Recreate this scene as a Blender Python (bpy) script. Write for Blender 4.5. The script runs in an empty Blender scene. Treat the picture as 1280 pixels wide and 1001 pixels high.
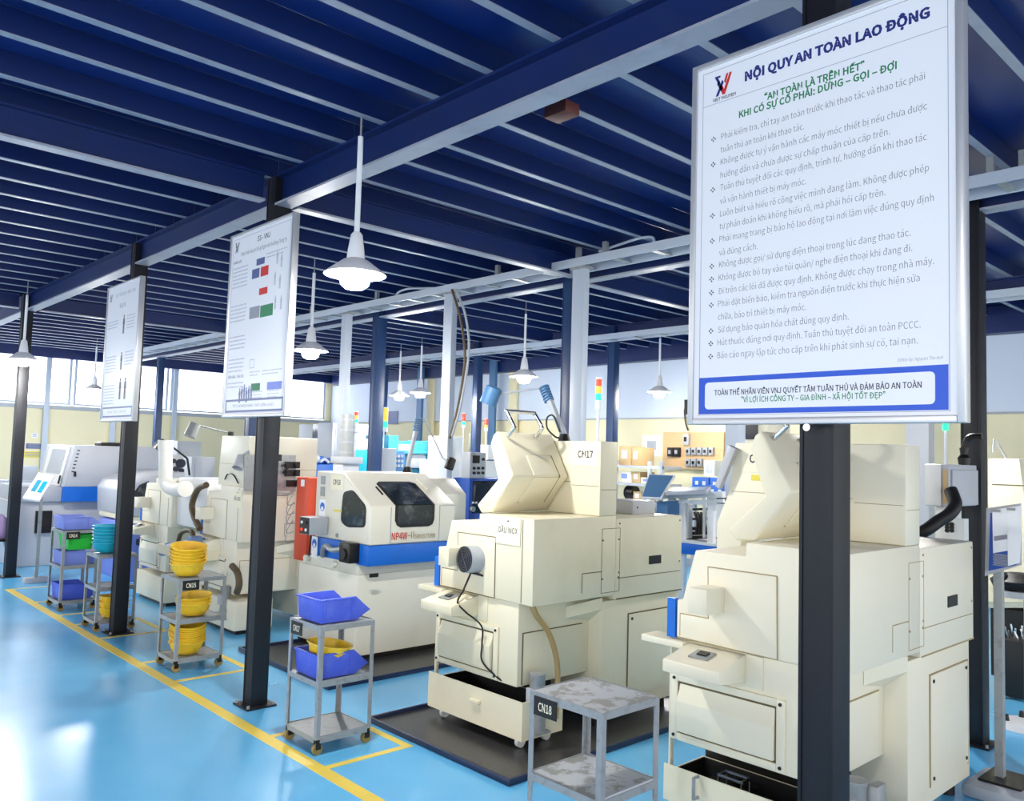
import bpy, bmesh, math, random
from mathutils import Vector, Matrix, Quaternion

random.seed(7)
scene = bpy.context.scene
COL = scene.collection

# ------------------------------------------------------------------ camera
YAW, PITCH, ROLL, FPX, CAM_H = 0.75005309, 0.06515023, 0.02912118, 1036.59, 1.7
_fw = Vector((math.sin(YAW) * math.cos(PITCH), math.cos(YAW) * math.cos(PITCH), math.sin(PITCH)))
_r = Vector((math.cos(YAW), -math.sin(YAW), 0))
_u = _r.cross(_fw)
_cr, _sr = math.cos(ROLL), math.sin(ROLL)
_right = _cr * _r + _sr * _u
_up = -_sr * _r + _cr * _u
cam_data = bpy.data.cameras.new('camera')
cam_data.sensor_width = 36.0
cam_data.lens = 36.0 * FPX / 1280.0
cam_data.clip_start = 0.05
cam_data.clip_end = 200
cam = bpy.data.objects.new('camera', cam_data)
COL.objects.link(cam)
cam.matrix_world = Matrix(((_right.x, _up.x, -_fw.x, 0), (_right.y, _up.y, -_fw.y, 0),
                           (_right.z, _up.z, -_fw.z, CAM_H), (0, 0, 0, 1)))
scene.camera = cam


def at(px, py, axis, val):
    """world point of the photograph's pixel on the plane axis = val"""
    d = _fw + _right * ((px - 640) / FPX) - _up * ((py - 500.5) / FPX)
    o = Vector((0, 0, CAM_H))
    k = 'xyz'.index(axis)
    return o + d * ((val - o[k]) / d[k])


# ------------------------------------------------------------------ world, exposure
world = bpy.data.worlds.new('world')
scene.world = world
world.use_nodes = True
bg = world.node_tree.nodes['Background']
bg.inputs[0].default_value = (1.0, 0.99, 0.97, 1)
bg.inputs[1].default_value = 1.2
scene.view_settings.view_transform = 'Standard'
scene.view_settings.look = 'None'
scene.view_settings.exposure = 1.17
scene.view_settings.gamma = 1.0
BULB = 250.0


# ------------------------------------------------------------------ materials
def lin(r, g, b):
    f = lambda c: (c / 255) / 12.92 if c <= 10 else (((c / 255) + 0.055) / 1.055) ** 2.4
    return (f(r), f(g), f(b), 1)


def mat(name, rgb, rough=0.5, metal=0.0, dirt=None, dirt_amt=0.35, scale=6.0, emit=0.0, spec=0.5, bump=0.0, stretch=(1, 1, 1), lo=0.5, hi=0.75):
    m = bpy.data.materials.new(name)
    m.use_nodes = True
    nt = m.node_tree
    b = nt.nodes['Principled BSDF']
    c = lin(*rgb)
    b.inputs['Base Color'].default_value = c
    b.inputs['Roughness'].default_value = rough
    b.inputs['Metallic'].default_value = metal
    b.inputs['Specular IOR Level'].default_value = spec
    if emit:
        b.inputs['Emission Color'].default_value = c
        b.inputs['Emission Strength'].default_value = emit
    if dirt or bump:
        tc = nt.nodes.new('ShaderNodeTexCoord')
        mp = nt.nodes.new('ShaderNodeMapping')
        mp.inputs['Scale'].default_value = stretch
        no = nt.nodes.new('ShaderNodeTexNoise')
        no.inputs['Scale'].default_value = scale
        no.inputs['Detail'].default_value = 7
        no.inputs['Roughness'].default_value = 0.65
        nt.links.new(tc.outputs['Object'], mp.inputs[0])
        nt.links.new(mp.outputs[0], no.inputs['Vector'])
        if dirt:
            rp = nt.nodes.new('ShaderNodeMapRange')
            rp.inputs[1].default_value = lo
            rp.inputs[2].default_value = hi
            rp.inputs[4].default_value = dirt_amt
            mx = nt.nodes.new('ShaderNodeMix')
            mx.data_type = 'RGBA'
            mx.inputs[6].default_value = c
            mx.inputs[7].default_value = lin(*dirt)
            nt.links.new(no.outputs['Fac'], rp.inputs[0])
            nt.links.new(rp.outputs[0], mx.inputs[0])
            nt.links.new(mx.outputs[2], b.inputs['Base Color'])
        if bump:
            bp = nt.nodes.new('ShaderNodeBump')
            bp.inputs['Strength'].default_value = bump
            bp.inputs['Distance'].default_value = 0.01
            nt.links.new(no.outputs['Fac'], bp.inputs['Height'])
            nt.links.new(bp.outputs[0], b.inputs['Normal'])
    return m


M = {}
M['cream'] = mat('cream_paint', (230, 223, 196), 0.42, dirt=(206, 192, 148), dirt_amt=0.35, scale=2.5)
M['cream_clean'] = mat('clean_cream_paint', (234, 228, 206), 0.4, dirt=(222, 213, 182), dirt_amt=0.3, scale=2.0)
M['cream_worn'] = mat('worn_cream_paint', (234, 224, 192), 0.45, dirt=(140, 118, 66), dirt_amt=0.55, scale=5, lo=0.55, hi=0.8)
M['cream_hazed'] = mat('hazed_cream_paint', (238, 233, 214), 0.4, dirt=(224, 217, 190), dirt_amt=0.3, scale=2.0)  # cream of the two rear lathes, whitened in the colour for haze
M['hood'] = mat('hood_paint', (228, 221, 196), 0.4, dirt=(214, 205, 172), dirt_amt=0.3, scale=2)
M['white'] = mat('white_paint', (222, 224, 226), 0.4, dirt=(200, 202, 204), dirt_amt=0.3, scale=3)
M['label'] = mat('cream_label_card', (245, 238, 212), 0.5)
M['paper'] = mat('white_paper', (244, 246, 250), 0.5)
M['seam'] = mat('dark_seam', (104, 90, 56), 0.8)
M['seam_pale'] = mat('pale_seam', (168, 152, 112), 0.8)
M['black'] = mat('black_rubber', (14, 14, 16), 0.55)
M['dark'] = mat('dark_oily_metal', (28, 26, 24), 0.35, 0.3, dirt=(60, 52, 40), scale=9)
M['navy_hazed'] = mat('hazed_navy_paint', (30, 58, 100), 0.4, dirt=(50, 80, 120), dirt_amt=0.4, scale=12)  # navy of the farther columns, with haze blended into the colour
M['navy'] = mat('navy_column_paint', (8, 11, 22), 0.55, dirt=(18, 21, 30), dirt_amt=0.4, scale=18)
M['beam'] = mat('navy_beam_paint', (10, 37, 94), 0.42, dirt=(24, 34, 64), dirt_amt=0.4, scale=4)
M['deck'] = mat('navy_deck_sheet', (11, 48, 118), 0.3, dirt=(16, 40, 92), dirt_amt=0.6, scale=1.3)
M['flange'] = mat('lit_flange_paint', (158, 162, 176), 0.4, dirt=(110, 116, 136), dirt_amt=0.5, scale=5)  # beam steel made paler: light on the down-facing flanges is in this colour
M['galv'] = mat('galvanised_steel', (160, 164, 166), 0.42, 0.35, dirt=(112, 112, 108), dirt_amt=0.6, scale=22)
M['galv_plate'] = mat('worn_galvanised_plate', (196, 200, 206), 0.4, 0.2, dirt=(140, 138, 132), dirt_amt=0.8, scale=9, lo=0.5, hi=0.56)
M['post'] = mat('pale_grey_post_paint', (190, 200, 214), 0.4)
M['alu'] = mat('aluminium_frame', (196, 198, 202), 0.35, 0.5)
M['chrome'] = mat('chrome', (215, 216, 216), 0.15, 1.0)
M['sign'] = mat('white_sign_sheet', (240, 241, 247), 0.35)
M['ink_blue'] = mat('navy_ink', (24, 38, 120), 0.5)
M['ink_green'] = mat('green_ink', (30, 130, 84), 0.5)
M['ink_grey'] = mat('grey_ink', (78, 80, 92), 0.5)
M['ink_dark'] = mat('dark_ink', (40, 40, 56), 0.5)
M['ink_pale'] = mat('pale_grey_ink', (150, 152, 165), 0.5)
M['ink_faint'] = mat('faint_grey_ink', (188, 190, 204), 0.5)
M['ink_red'] = mat('red_ink', (206, 40, 34), 0.5)
M['sign_blue'] = mat('sign_blue', (14, 84, 206), 0.4)
M['sign_steel'] = mat('sign_steel_blue', (86, 100, 150), 0.4)
M['yellow'] = mat('yellow_floor_paint', (236, 208, 84), 0.35, dirt=(214, 190, 90), scale=8)
M['basket'] = mat('yellow_plastic', (246, 205, 50), 0.4, dirt=(230, 182, 36), scale=6)
M['bin'] = mat('blue_plastic', (74, 98, 220), 0.45, dirt=(104, 126, 226), dirt_amt=0.7, scale=14)
M['bin_pale'] = mat('pale_blue_plastic', (122, 140, 222), 0.45, dirt=(140, 156, 226), scale=10)
M['green'] = mat('green_plastic', (40, 190, 60), 0.4)
M['cyan'] = mat('turquoise_plastic', (30, 172, 200), 0.4)
M['np_white'] = mat('off_white_paint', (228, 225, 210), 0.36, dirt=(210, 206, 186), dirt_amt=0.35, scale=3)
M['np_blue'] = mat('blue_machine_paint', (10, 104, 206), 0.4, dirt=(24, 90, 170), dirt_amt=0.5, scale=8)
M['blue'] = mat('blue_paint', (16, 92, 200), 0.4)
M['teal'] = mat('teal_paint', (52, 152, 182), 0.42, dirt=(80, 160, 186), scale=6)
M['deepblue'] = mat('deep_blue_paint', (22, 78, 170), 0.42)
M['grey'] = mat('grey_paint', (170, 176, 184), 0.42, dirt=(146, 152, 162), scale=5)
M['pale_grey'] = mat('pale_grey_paint', (182, 185, 192), 0.42, dirt=(188, 192, 204), scale=4)
M['steel_blue'] = mat('steel_blue_lid', (70, 116, 160), 0.4)
M['red'] = mat('red_cabinet_paint', (214, 74, 44), 0.45)
M['wood'] = mat('plywood', (214, 178, 132), 0.6, dirt=(178, 138, 90), scale=3, stretch=(1, 1, 9))
M['carton'] = mat('brown_carton', (196, 166, 120), 0.7)
M['motor'] = mat('blue_grey_motor_paint', (108, 134, 176), 0.45, dirt=(80, 98, 132), scale=20)
M['pump'] = mat('silver_grey_casting', (158, 160, 160), 0.45, 0.3, dirt=(110, 110, 106), scale=24)
M['hose'] = mat('brown_ribbed_hose', (92, 76, 52), 0.5)
M['hose_clear'] = mat('oily_clear_hose', (168, 142, 92), 0.3)
M['glass'] = mat('smoked_window', (30, 38, 46), 0.08, dirt=(150, 156, 160), dirt_amt=0.6, scale=7, lo=0.5, hi=0.85)
M['screen'] = mat('dark_screen', (22, 30, 44), 0.15)
M['pipe'] = mat('white_plastic_pipe', (236, 234, 226), 0.4)
M['lamp_white'] = mat('white_enamel', (238, 240, 244), 0.35)
M['bulb'] = mat('lit_bulb', (255, 252, 246), 0.3, emit=BULB)
M['wall_cream'] = mat('cream_wall', (236, 226, 188), 0.6, dirt=(228, 216, 172), scale=1)
M['wall_up'] = mat('pale_blue_white_wall', (214, 224, 240), 0.6)
M['pane'] = mat('daylit_frosted_pane', (236, 242, 255), 0.4, emit=2.6)
M['lit_red'] = mat('red_lens', (232, 60, 36), 0.3, emit=0.5)
M['lit_amber'] = mat('amber_lens', (250, 176, 60), 0.3, emit=0.4)
M['lit_green'] = mat('lit_green_lens', (20, 190, 130), 0.3, emit=1.0)
M['yellow_note'] = mat('yellow_notice', (230, 214, 84), 0.6)
M['dark_tray'] = mat('black_tray_sheet', (52, 52, 54), 0.28, dirt=(96, 94, 90), dirt_amt=0.55, scale=60)
M['navy_rim'] = mat('navy_tray_rim', (20, 34, 66), 0.35)
M['rust'] = mat('rusty_yellow_wheel', (150, 126, 66), 0.6, dirt=(96, 64, 36), scale=40)
M['red_brown'] = mat('red_brown_plastic', (112, 56, 46), 0.5)
M['cloth'] = mat('lilac_cloth', (150, 130, 170), 0.8)
M['pink'] = mat('pink_cloth', (206, 120, 150), 0.8)

fl = mat('blue_epoxy_floor', (98, 186, 236), 0.16, dirt=(128, 202, 240), dirt_amt=0.5, scale=0.8, lo=0.4, hi=0.8)
M['floor'] = fl
# gentle variation of the floor's gloss, scuffed by traffic
_nt = fl.node_tree
_nt.nodes['Principled BSDF'].inputs['Specular IOR Level'].default_value = 0.85
_n = _nt.nodes.new('ShaderNodeTexNoise')
_n.inputs['Scale'].default_value = 2.2
_n.inputs['Detail'].default_value = 5
_tc = _nt.nodes.new('ShaderNodeTexCoord')
_mr = _nt.nodes.new('ShaderNodeMapRange')
_mr.inputs[3].default_value = 0.17
_mr.inputs[4].default_value = 0.32
_nt.links.new(_tc.outputs['Object'], _n.inputs['Vector'])
_nt.links.new(_n.outputs['Fac'], _mr.inputs[0])
_nt.links.new(_mr.outputs[0], _nt.nodes['Principled BSDF'].inputs['Roughness'])


# ------------------------------------------------------------------ mesh building
def V(*a):
    return Vector(a)


class MB:
    def __init__(s):
        s.bm = bmesh.new()

    def poly(s, pts):
        s.bm.faces.new([s.bm.verts.new(p) for p in pts])
        return s

    def prism(s, pts, vec):
        pts = [Vector(p) for p in pts]
        vec = Vector(vec)
        a = [s.bm.verts.new(p) for p in pts]
        b = [s.bm.verts.new(p + vec) for p in pts]
        n = len(a)
        fs = [s.bm.faces.new(a), s.bm.faces.new(list(reversed(b)))]
        for i in range(n):
            j = (i + 1) % n
            fs.append(s.bm.faces.new((a[j], a[i], b[i], b[j])))
        bmesh.ops.recalc_face_normals(s.bm, faces=fs)
        return s

    def box(s, x0, x1, y0, y1, z0, z1):
        x0, x1 = min(x0, x1), max(x0, x1)
        y0, y1 = min(y0, y1), max(y0, y1)
        return s.prism([(x0, y0, z0), (x1, y0, z0), (x1, y1, z0), (x0, y1, z0)], (0, 0, z1 - z0))

    def obox(s, c, ex, ey, ez):
        """oriented box: centre and three half-extent vectors"""
        c, ex, ey, ez = Vector(c), Vector(ex), Vector(ey), Vector(ez)
        return s.prism([c - ex - ey - ez, c + ex - ey - ez, c + ex + ey - ez, c - ex + ey - ez], ez * 2)

    def bar(s, p0, p1, w, h=None, up=(0, 0, 1)):
        p0, p1 = Vector(p0), Vector(p1)
        h = h or w
        d = (p1 - p0).normalized()
        up = Vector(up)
        if abs(d.dot(up)) > 0.98:
            up = Vector((1, 0, 0))
        a = d.cross(up).normalized() * (w / 2)
        b = a.cross(d).normalized() * (h / 2)
        return s.prism([p0 - a - b, p0 + a - b, p0 + a + b, p0 - a + b], p1 - p0)

    def rings(s, rings, cap=True):
        vs = [[s.bm.verts.new(p) for p in r] for r in rings]
        n = len(vs[0])
        fs = []
        for i in range(len(vs) - 1):
            for k in range(n):
                j = (k + 1) % n
                fs.append(s.bm.faces.new((vs[i][k], vs[i][j], vs[i + 1][j], vs[i + 1][k])))
        if cap:
            fs.append(s.bm.faces.new(list(reversed(vs[0]))))
            fs.append(s.bm.faces.new(vs[-1]))
        bmesh.ops.recalc_face_normals(s.bm, faces=fs)
        return s

    def cyl(s, p0, p1, r0, r1=None, n=16):
        p0, p1 = Vector(p0), Vector(p1)
        r1 = r0 if r1 is None else r1
        q = Vector((0, 0, 1)).rotation_difference((p1 - p0).normalized())
        ring = lambda c, r: [c + q @ Vector((r * math.cos(2 * math.pi * k / n), r * math.sin(2 * math.pi * k / n), 0)) for k in range(n)]
        return s.rings([ring(p0, r0), ring(p1, r1)])

    def lathe(s, prof, c=(0, 0, 0), axis=(0, 0, 1), n=24):
        c = Vector(c)
        q = Vector((0, 0, 1)).rotation_difference(Vector(axis).normalized())
        rs = [[c + q @ Vector((r * math.cos(2 * math.pi * k / n), r * math.sin(2 * math.pi * k / n), h)) for k in range(n)] for r, h in prof]
        return s.rings(rs)

    def tube(s, pts, r, n=8, smooth=6):
        pts = [Vector(p) for p in pts]
        if smooth and len(pts) > 2:
            out = []
            P = [pts[0] * 2 - pts[1]] + pts + [pts[-1] * 2 - pts[-2]]
            for i in range(1, len(P) - 2):
                for k in range(smooth):
                    t = k / smooth
                    a, b, c, d = P[i - 1], P[i], P[i + 1], P[i + 2]
                    out.append(0.5 * ((2 * b) + (c - a) * t + (2 * a - 5 * b + 4 * c - d) * t * t + (3 * b - a - 3 * c + d) * t ** 3))
            out.append(pts[-1])
            pts = out
        q = None
        rs = []
        prev = None
        for i, p in enumerate(pts):
            d = (pts[min(i + 1, len(pts) - 1)] - pts[max(i - 1, 0)]).normalized()
            q = Vector((0, 0, 1)).rotation_difference(d) if q is None else prev.rotation_difference(d) @ q
            prev = d
            rr = r(i / (len(pts) - 1)) if callable(r) else r
            rs.append([p + q @ Vector((rr * math.cos(2 * math.pi * k / n), rr * math.sin(2 * math.pi * k / n), 0)) for k in range(n)])
        return s.rings(rs)

    def mesh(s, me, f):
        """add a mesh datablock, every vertex passed through f"""
        base = [s.bm.verts.new(f(v.co)) for v in me.vertices]
        for p in me.polygons:
            try:
                s.bm.faces.new([base[i] for i in p.vertices])
            except ValueError:
                pass
        return s

    def build(s, name, m, parent=None, bevel=0.0, smooth=False, seg=2, origin=None):
        if bevel:
            es = [e for e in s.bm.edges if len(e.link_faces) == 2 and e.calc_face_angle(0) > 0.5]
            bmesh.ops.bevel(s.bm, geom=es, offset=bevel, segments=seg, affect='EDGES', clamp_overlap=True, profile=0.5)
        if parent is not None:
            rt = parent
            while rt.parent:
                rt = rt.parent
            org = rt.location.copy()
        elif origin is not None:
            org = Vector(origin)
        else:
            cs = [v.co for v in s.bm.verts]
            org = Vector(((min(c.x for c in cs) + max(c.x for c in cs)) / 2, (min(c.y for c in cs) + max(c.y for c in cs)) / 2, min(c.z for c in cs)))
        for v in s.bm.verts:
            v.co -= org
        me = bpy.data.meshes.new(name)
        s.bm.to_mesh(me)
        s.bm.free()
        if smooth or bevel:
            for p in me.polygons:
                p.use_smooth = True
            me.set_sharp_from_angle(angle=math.radians(38))
        me.materials.append(M[m] if isinstance(m, str) else m)
        o = bpy.data.objects.new(name, me)
        COL.objects.link(o)
        if parent is not None:
            o.parent = parent
        else:
            o.location = org
        return o


def tag(o, label, cat, group=None, kind=None):
    o['label'] = label
    o['category'] = cat
    if group:
        o['group'] = group
    if kind:
        o['kind'] = kind
    return o


def thing(name, loc, label, cat, group=None):
    o = bpy.data.objects.new(name, None)
    o.empty_display_size = 0.1
    COL.objects.link(o)
    o.location = loc
    return tag(o, label, cat, group)


def struct(name, mb, m, **k):
    o = mb.build(name, m, **k)
    o['kind'] = 'structure'
    return o


def dup(root, loc, label=None, rot=None, group=None):
    r = root.copy()
    COL.objects.link(r)
    r.location = loc
    if rot is not None:
        r.rotation_euler = rot
    if label:
        r['label'] = label
    if group:
        r['group'] = group

    def rec(src, dst):
        for ch in [c for c in bpy.data.objects if c.parent == src]:
            c = ch.copy()
            COL.objects.link(c)
            c.parent = dst
            rec(ch, c)
    rec(root, r)
    return r


import os
try:      # the sans-serif face that ships with Blender
    FONT = bpy.data.fonts.load(os.path.join(bpy.utils.system_resource('DATAFILES'), 'fonts', 'Noto Sans CJK Regular.woff2'))
except Exception:
    FONT = None


def text_mesh(txt, bold=0.0, italic=0.0, spacing=1.0):
    cu = bpy.data.curves.new('t', 'FONT')
    cu.body = txt
    if FONT:
        cu.font = FONT
    cu.size = 1.0
    cu.offset = bold
    cu.shear = italic
    cu.space_character = spacing
    cu.resolution_u = 2
    ob = bpy.data.objects.new('t', cu)
    COL.objects.link(ob)
    bpy.context.view_layer.update()
    me = bpy.data.meshes.new_from_object(ob.evaluated_get(bpy.context.evaluated_depsgraph_get()))
    bpy.data.objects.remove(ob)
    bpy.data.curves.remove(cu)
    return me


_cap = []


def cap_height():
    if not _cap:
        me = text_mesh('H')
        _cap.append(max(q.co.y for q in me.vertices))
        bpy.data.meshes.remove(me)
    return _cap[0]


def put_text(mb, txt, org, U, W, u0, u1, v, cap, bold=0.0, italic=0.0):
    """one line of lettering; baseline from u0 to u1 at height v, capitals cap high"""
    me = text_mesh(txt, bold, italic)
    xs = [q.co.x for q in me.vertices]
    x0, x1 = min(xs), max(xs)
    sx = (u1 - u0) / (x1 - x0)
    sy = cap / cap_height()
    org, U, W = Vector(org), Vector(U), Vector(W)
    mb.mesh(me, lambda c: org + U * (u0 + (c.x - x0) * sx) + W * (v + c.y * sy))
    bpy.data.meshes.remove(me)


# ------------------------------------------------------------------ room shell
XF, YL = 11.3, 19.0           # far wall, left end wall
ZPL = 3.55                     # underside of the purlins, top of the beams
ZB = 3.34                      # underside of the main beams
ZC = 3.68                      # deck
struct('floor', MB().box(-7, 13, -5, 20, -0.05, 0), 'floor', origin=(0, 0, 0))
dk = MB()
dk.box(-7, 13, -5, 20, ZC, ZC + 0.05)
struct('ceiling', dk, 'deck', origin=(0, 0, ZC))
struct('wall_far', MB().box(XF, XF + 0.15, -5, YL, 0, ZC), 'wall_cream')
struct('trim_1', MB().box(XF - 0.04, XF, -5, YL - 0.04, 2.385, 3.34), 'wall_up')
struct('trim_2', MB().box(XF - 0.055, XF - 0.04, -5, YL - 0.05, 2.37, 2.395), 'grey')
struct('wall_left', MB().box(-7, XF, YL, YL + 0.15, 0, ZC), 'wall_cream')
struct('trim_3', MB().box(-7, XF - 0.06, YL - 0.05, YL, 2.36, 2.44), 'grey')
k = 1
xw = -6.9
while xw < XF - 1.0:
    x1 = min(xw + 1.95, XF - 0.1)
    w = struct('window_%d' % k, MB().box(xw, x1, YL - 0.03, YL, 2.46, 3.5), 'pane')
    f = MB()
    f.box(xw, x1, YL - 0.06, YL - 0.03, 3.44, 3.5)
    f.box(xw, x1, YL - 0.06, YL - 0.03, 2.46, 2.5)
    f.box(xw, xw + 0.05, YL - 0.06, YL - 0.03, 2.5, 3.44)
    f.box(x1 - 0.05, x1, YL - 0.06, YL - 0.03, 2.5, 3.44)
    f.build('window_frame', 'post', w)
    k += 1
    xw += 2.0
n = 4
for xm in (3.6, 4.6, 5.9, 7.2):
    struct('trim_%d' % n, MB().box(xm - 0.05, xm + 0.05, YL - 0.12, YL - 0.06, 0, 3.6), 'post')
    n += 1
struct('trim_%d' % n, MB().box(-7, XF - 0.06, YL - 0.3, YL - 0.13, 3.40, 3.67), 'beam')
n += 1
struct('trim_%d' % n, MB().box(XF - 0.25, XF - 0.06, -5, YL - 0.35, 3.34, 3.67), 'beam')
n += 1
# baseboards
struct('baseboard_far', MB().box(XF - 0.02, XF, -5, YL - 0.1, 0, 0.12), 'grey')
# floor marking paint: the long aisle line and the cart bays
def line(x0, x1, y0, y1):
    global n
    struct('trim_%d' % n, MB().box(x0, x1, y0, y1, 0, 0.002), 'yellow')
    n += 1
line(2.345, 2.425, -3, 10.9)
def bay(y0, y1, x1):
    line(2.425, x1, y0, y0 + 0.045)
    line(2.425, x1, y1 - 0.045, y1)
    line(x1 - 0.05, x1, y0 + 0.045, y1 - 0.045)
bay(3.95, 4.62, 2.98)
bay(6.05, 6.75, 3.02)
bay(7.75, 8.5, 3.0)
bay(9.0, 9.9, 3.0)
line(2.425, 3.4, 10.86, 10.9)

# ------------------------------------------------------------------ columns, beams, purlins
COLW = 0.118
def column(x, y, label, group, top=ZPL - 0.001, w=COLW, m='navy'):
    t = thing('steel_column', (x, y, 0), label, 'column', group)
    d = MB()
    # H section: two flanges across x, a web and closing side plates set a little back
    d.box(x, x + w, y, y + 0.012, 0.012, top)
    d.box(x, x + w, y + w - 0.012, y + w, 0.012, top)
    d.box(x + 0.004, x + w - 0.004, y + 0.012, y + w - 0.012, 0.012, top)
    d.build('shaft', m, t, bevel=0.002)
    b = MB().box(x - 0.045, x + w + 0.045, y - 0.045, y + w + 0.045, 0.0, 0.012)
    bp = b.build('base_plate', 'navy', t)
    for sx in (-0.03, w + 0.03):
        for sy in (-0.03, w + 0.03):
            MB().cyl((x + sx, y + sy, 0.012), (x + sx, y + sy, 0.03), 0.01, n=6).build('anchor_bolt', 'galv', bp)
    return t

R1 = 2.56
g1 = 'navy columns along the aisle'
column(R1, 1.235, 'navy steel column nearest the camera, under the large safety rules sign', g1)
column(R1, 5.16, 'navy steel column carrying the poster with coloured boxes', g1)
column(R1, 7.86, 'navy steel column carrying the poster with small figures', g1)
column(2.54, 11.82, 'navy steel column at far left beside the tilted panel stand', g1)
R2 = 5.68
g2 = 'navy columns in the machine hall'
column(R2, 5.28, 'dark blue column behind the hooded machine, beside a pale grey post', g2, w=0.15, m='navy_hazed')
column(R2, 1.79, 'dark column behind the clipboard stand on the right', g2, w=0.118)
column(R2, 8.55, 'blue column behind the pale post with the steel duct', g2, w=0.13, m='navy_hazed')
column(R2, 11.95, 'navy column showing just right of the poster with coloured boxes', g2, w=0.15, m='navy_hazed')
R3 = 8.86
column(R3, 7.45, 'slim navy column between the amber tower light and wall lamp', g2, m='navy_hazed')
column(R3, 10.36, 'blue column standing behind the grey control box', g2, m='navy_hazed')
column(R3, 13.1, 'far blue column behind the green and amber tower light', g2, m='navy_hazed')
column(5.75, 16.0, 'grey blue column behind the bent desk lamp at far left', g2, m='navy_hazed')


def beam(p0, p1, label, depth=0.21, w=0.12, zb=ZB, group='main roof beams'):
    """I beam along x or y"""
    (x0, y0), (x1, y1) = p0, p1
    t = thing('steel_beam', ((x0 + x1) / 2, (y0 + y1) / 2, zb), label, 'beam', group)
    zt = ZPL - 0.001
    if abs(x1 - x0) < 1e-6:
        x = x0
        f = MB().box(x - w / 2, x + w / 2, y0, y1, zb, zb + 0.014)
        a = MB().box(x - w / 2, x + w / 2, y0, y1, zt - 0.014, zt)
        b = MB().box(x - 0.006, x + 0.006, y0, y1, zb + 0.014, zt - 0.014)
    else:
        y = y0
        f = MB().box(x0, x1, y - w / 2, y + w / 2, zb, zb + 0.014)
        a = MB().box(x0, x1, y - w / 2, y + w / 2, zt - 0.014, zt)
        b = MB().box(x0, x1, y - 0.006, y + 0.006, zb + 0.014, zt - 0.014)
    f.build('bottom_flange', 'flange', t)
    a.build('top_flange', 'beam', t)
    b.build('web', 'beam', t)
    return t

rows1 = [(-3.0, 1.235), (1.353, 5.16), (5.278, 7.86), (7.978, 11.82), (11.938, 18.6)]
lab1 = ['main beam running off the top right above the safety rules sign', 'main beam between the safety rules sign and the coloured-box poster column',
        'main beam between the two posters on the aisle columns', 'main beam between the figure poster column and the far left column', 'main beam beyond the far left aisle column']
for (a, b), l in zip(rows1, lab1):
    beam((R1 + 0.06, a), (R1 + 0.06, b), 'pale-flanged ' + l)
rows2 = [(-3, 1.79), (1.91, 5.28), (5.43, 8.55), (8.68, 11.95), (12.1, 18.6)]
lab2 = ['main beam at far right beyond the dark column', 'main beam behind the cable tray, right of the pale grey post', 'main beam along the cable tray behind the nearest pendant lamp',
        'main beam of the middle row, near the pale post with steel duct', 'main beam of the middle row at the far end']
for (a, b), l in zip(rows2, lab2):
    beam((R2 + 0.07, a), (R2 + 0.07, b), 'dark blue ' + l)
beam((R3 + 0.06, -3), (R3 + 0.06, 18.6), 'dark blue main beam over the farthest row of columns')
# cross girders at the columns
for (xa, xb, yc, l) in [(-6.5, 2.5, 5.22, 'cross girder from the coloured-box poster column over the aisle'),
                        (2.74, 5.6, 5.22, 'cross girder from the coloured-box poster column to the row behind'),
                        (-6.5, 2.5, 7.92, 'cross girder over the aisle at the figure poster column'),
                        (-6.5, 2.5, 11.88, 'cross girder over the aisle at the far left column'),
                        (2.74, 5.6, 11.88, 'cross girder over the machines at the far left column'),
                        (5.83, 8.8, 5.35, 'cross girder in the third bay behind the hooded machine'),
                        (5.83, 8.8, 8.6, 'cross girder in the third bay behind the small pendant lamp')]:
    if yc == 7.92:
        continue
    beam((xa, yc), (xb, yc), 'navy ' + l, depth=0.3, w=0.09, zb=ZB + 0.02, group='cross girders')


def purlin(x0, x1, y, proto=[]):
    zb = ZPL
    t = thing('purlin', ((x0 + x1) / 2, y, zb), '', 'beam')
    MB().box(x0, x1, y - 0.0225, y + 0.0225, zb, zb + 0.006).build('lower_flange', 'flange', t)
    b = MB().box(x0, x1, y - 0.0225, y - 0.0175, zb + 0.006, ZC - 0.002)
    b.build('web', 'beam', t)
    return t

ys = [2.98 - 0.455 * i for i in range(11, 0, -1)] + [2.98, 3.40, 3.89, 4.31, 4.82, 5.27, 5.80, 6.25, 6.72, 7.157, 7.58, 8.07, 8.52, 9.0] + [9.46 + 0.455 * i for i in range(20)]
bays = [(-6.5, 2.618, 'blue purlin with pale lower edge under the deck above the aisle', 'purlins over the aisle'),
        (2.622, 5.748, 'blue purlin under the deck between aisle beam and cable tray', 'purlins over the first machines'),
        (5.752, 8.918, 'blue purlin under the deck between the cable tray and the farthest columns', 'purlins over the middle hall'),
        (8.922, 11.0, 'blue purlin under the deck next to the far wall', 'purlins by the far wall')]
for (x0, x1, lab, grp) in bays:
    p0 = None
    for y in ys:
        if x0 > 0 and y < 0.5:
            continue
        if p0 is None:
            p0 = purlin(x0, x1, y)
            p0['label'], p0['group'] = lab, grp
        else:
            dup(p0, (p0.location.x, y, p0.location.z))
# ------------------------------------------------------------------ sign boards
U_, W_ = V(0, -1, 0), V(0, 0, 1)


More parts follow.
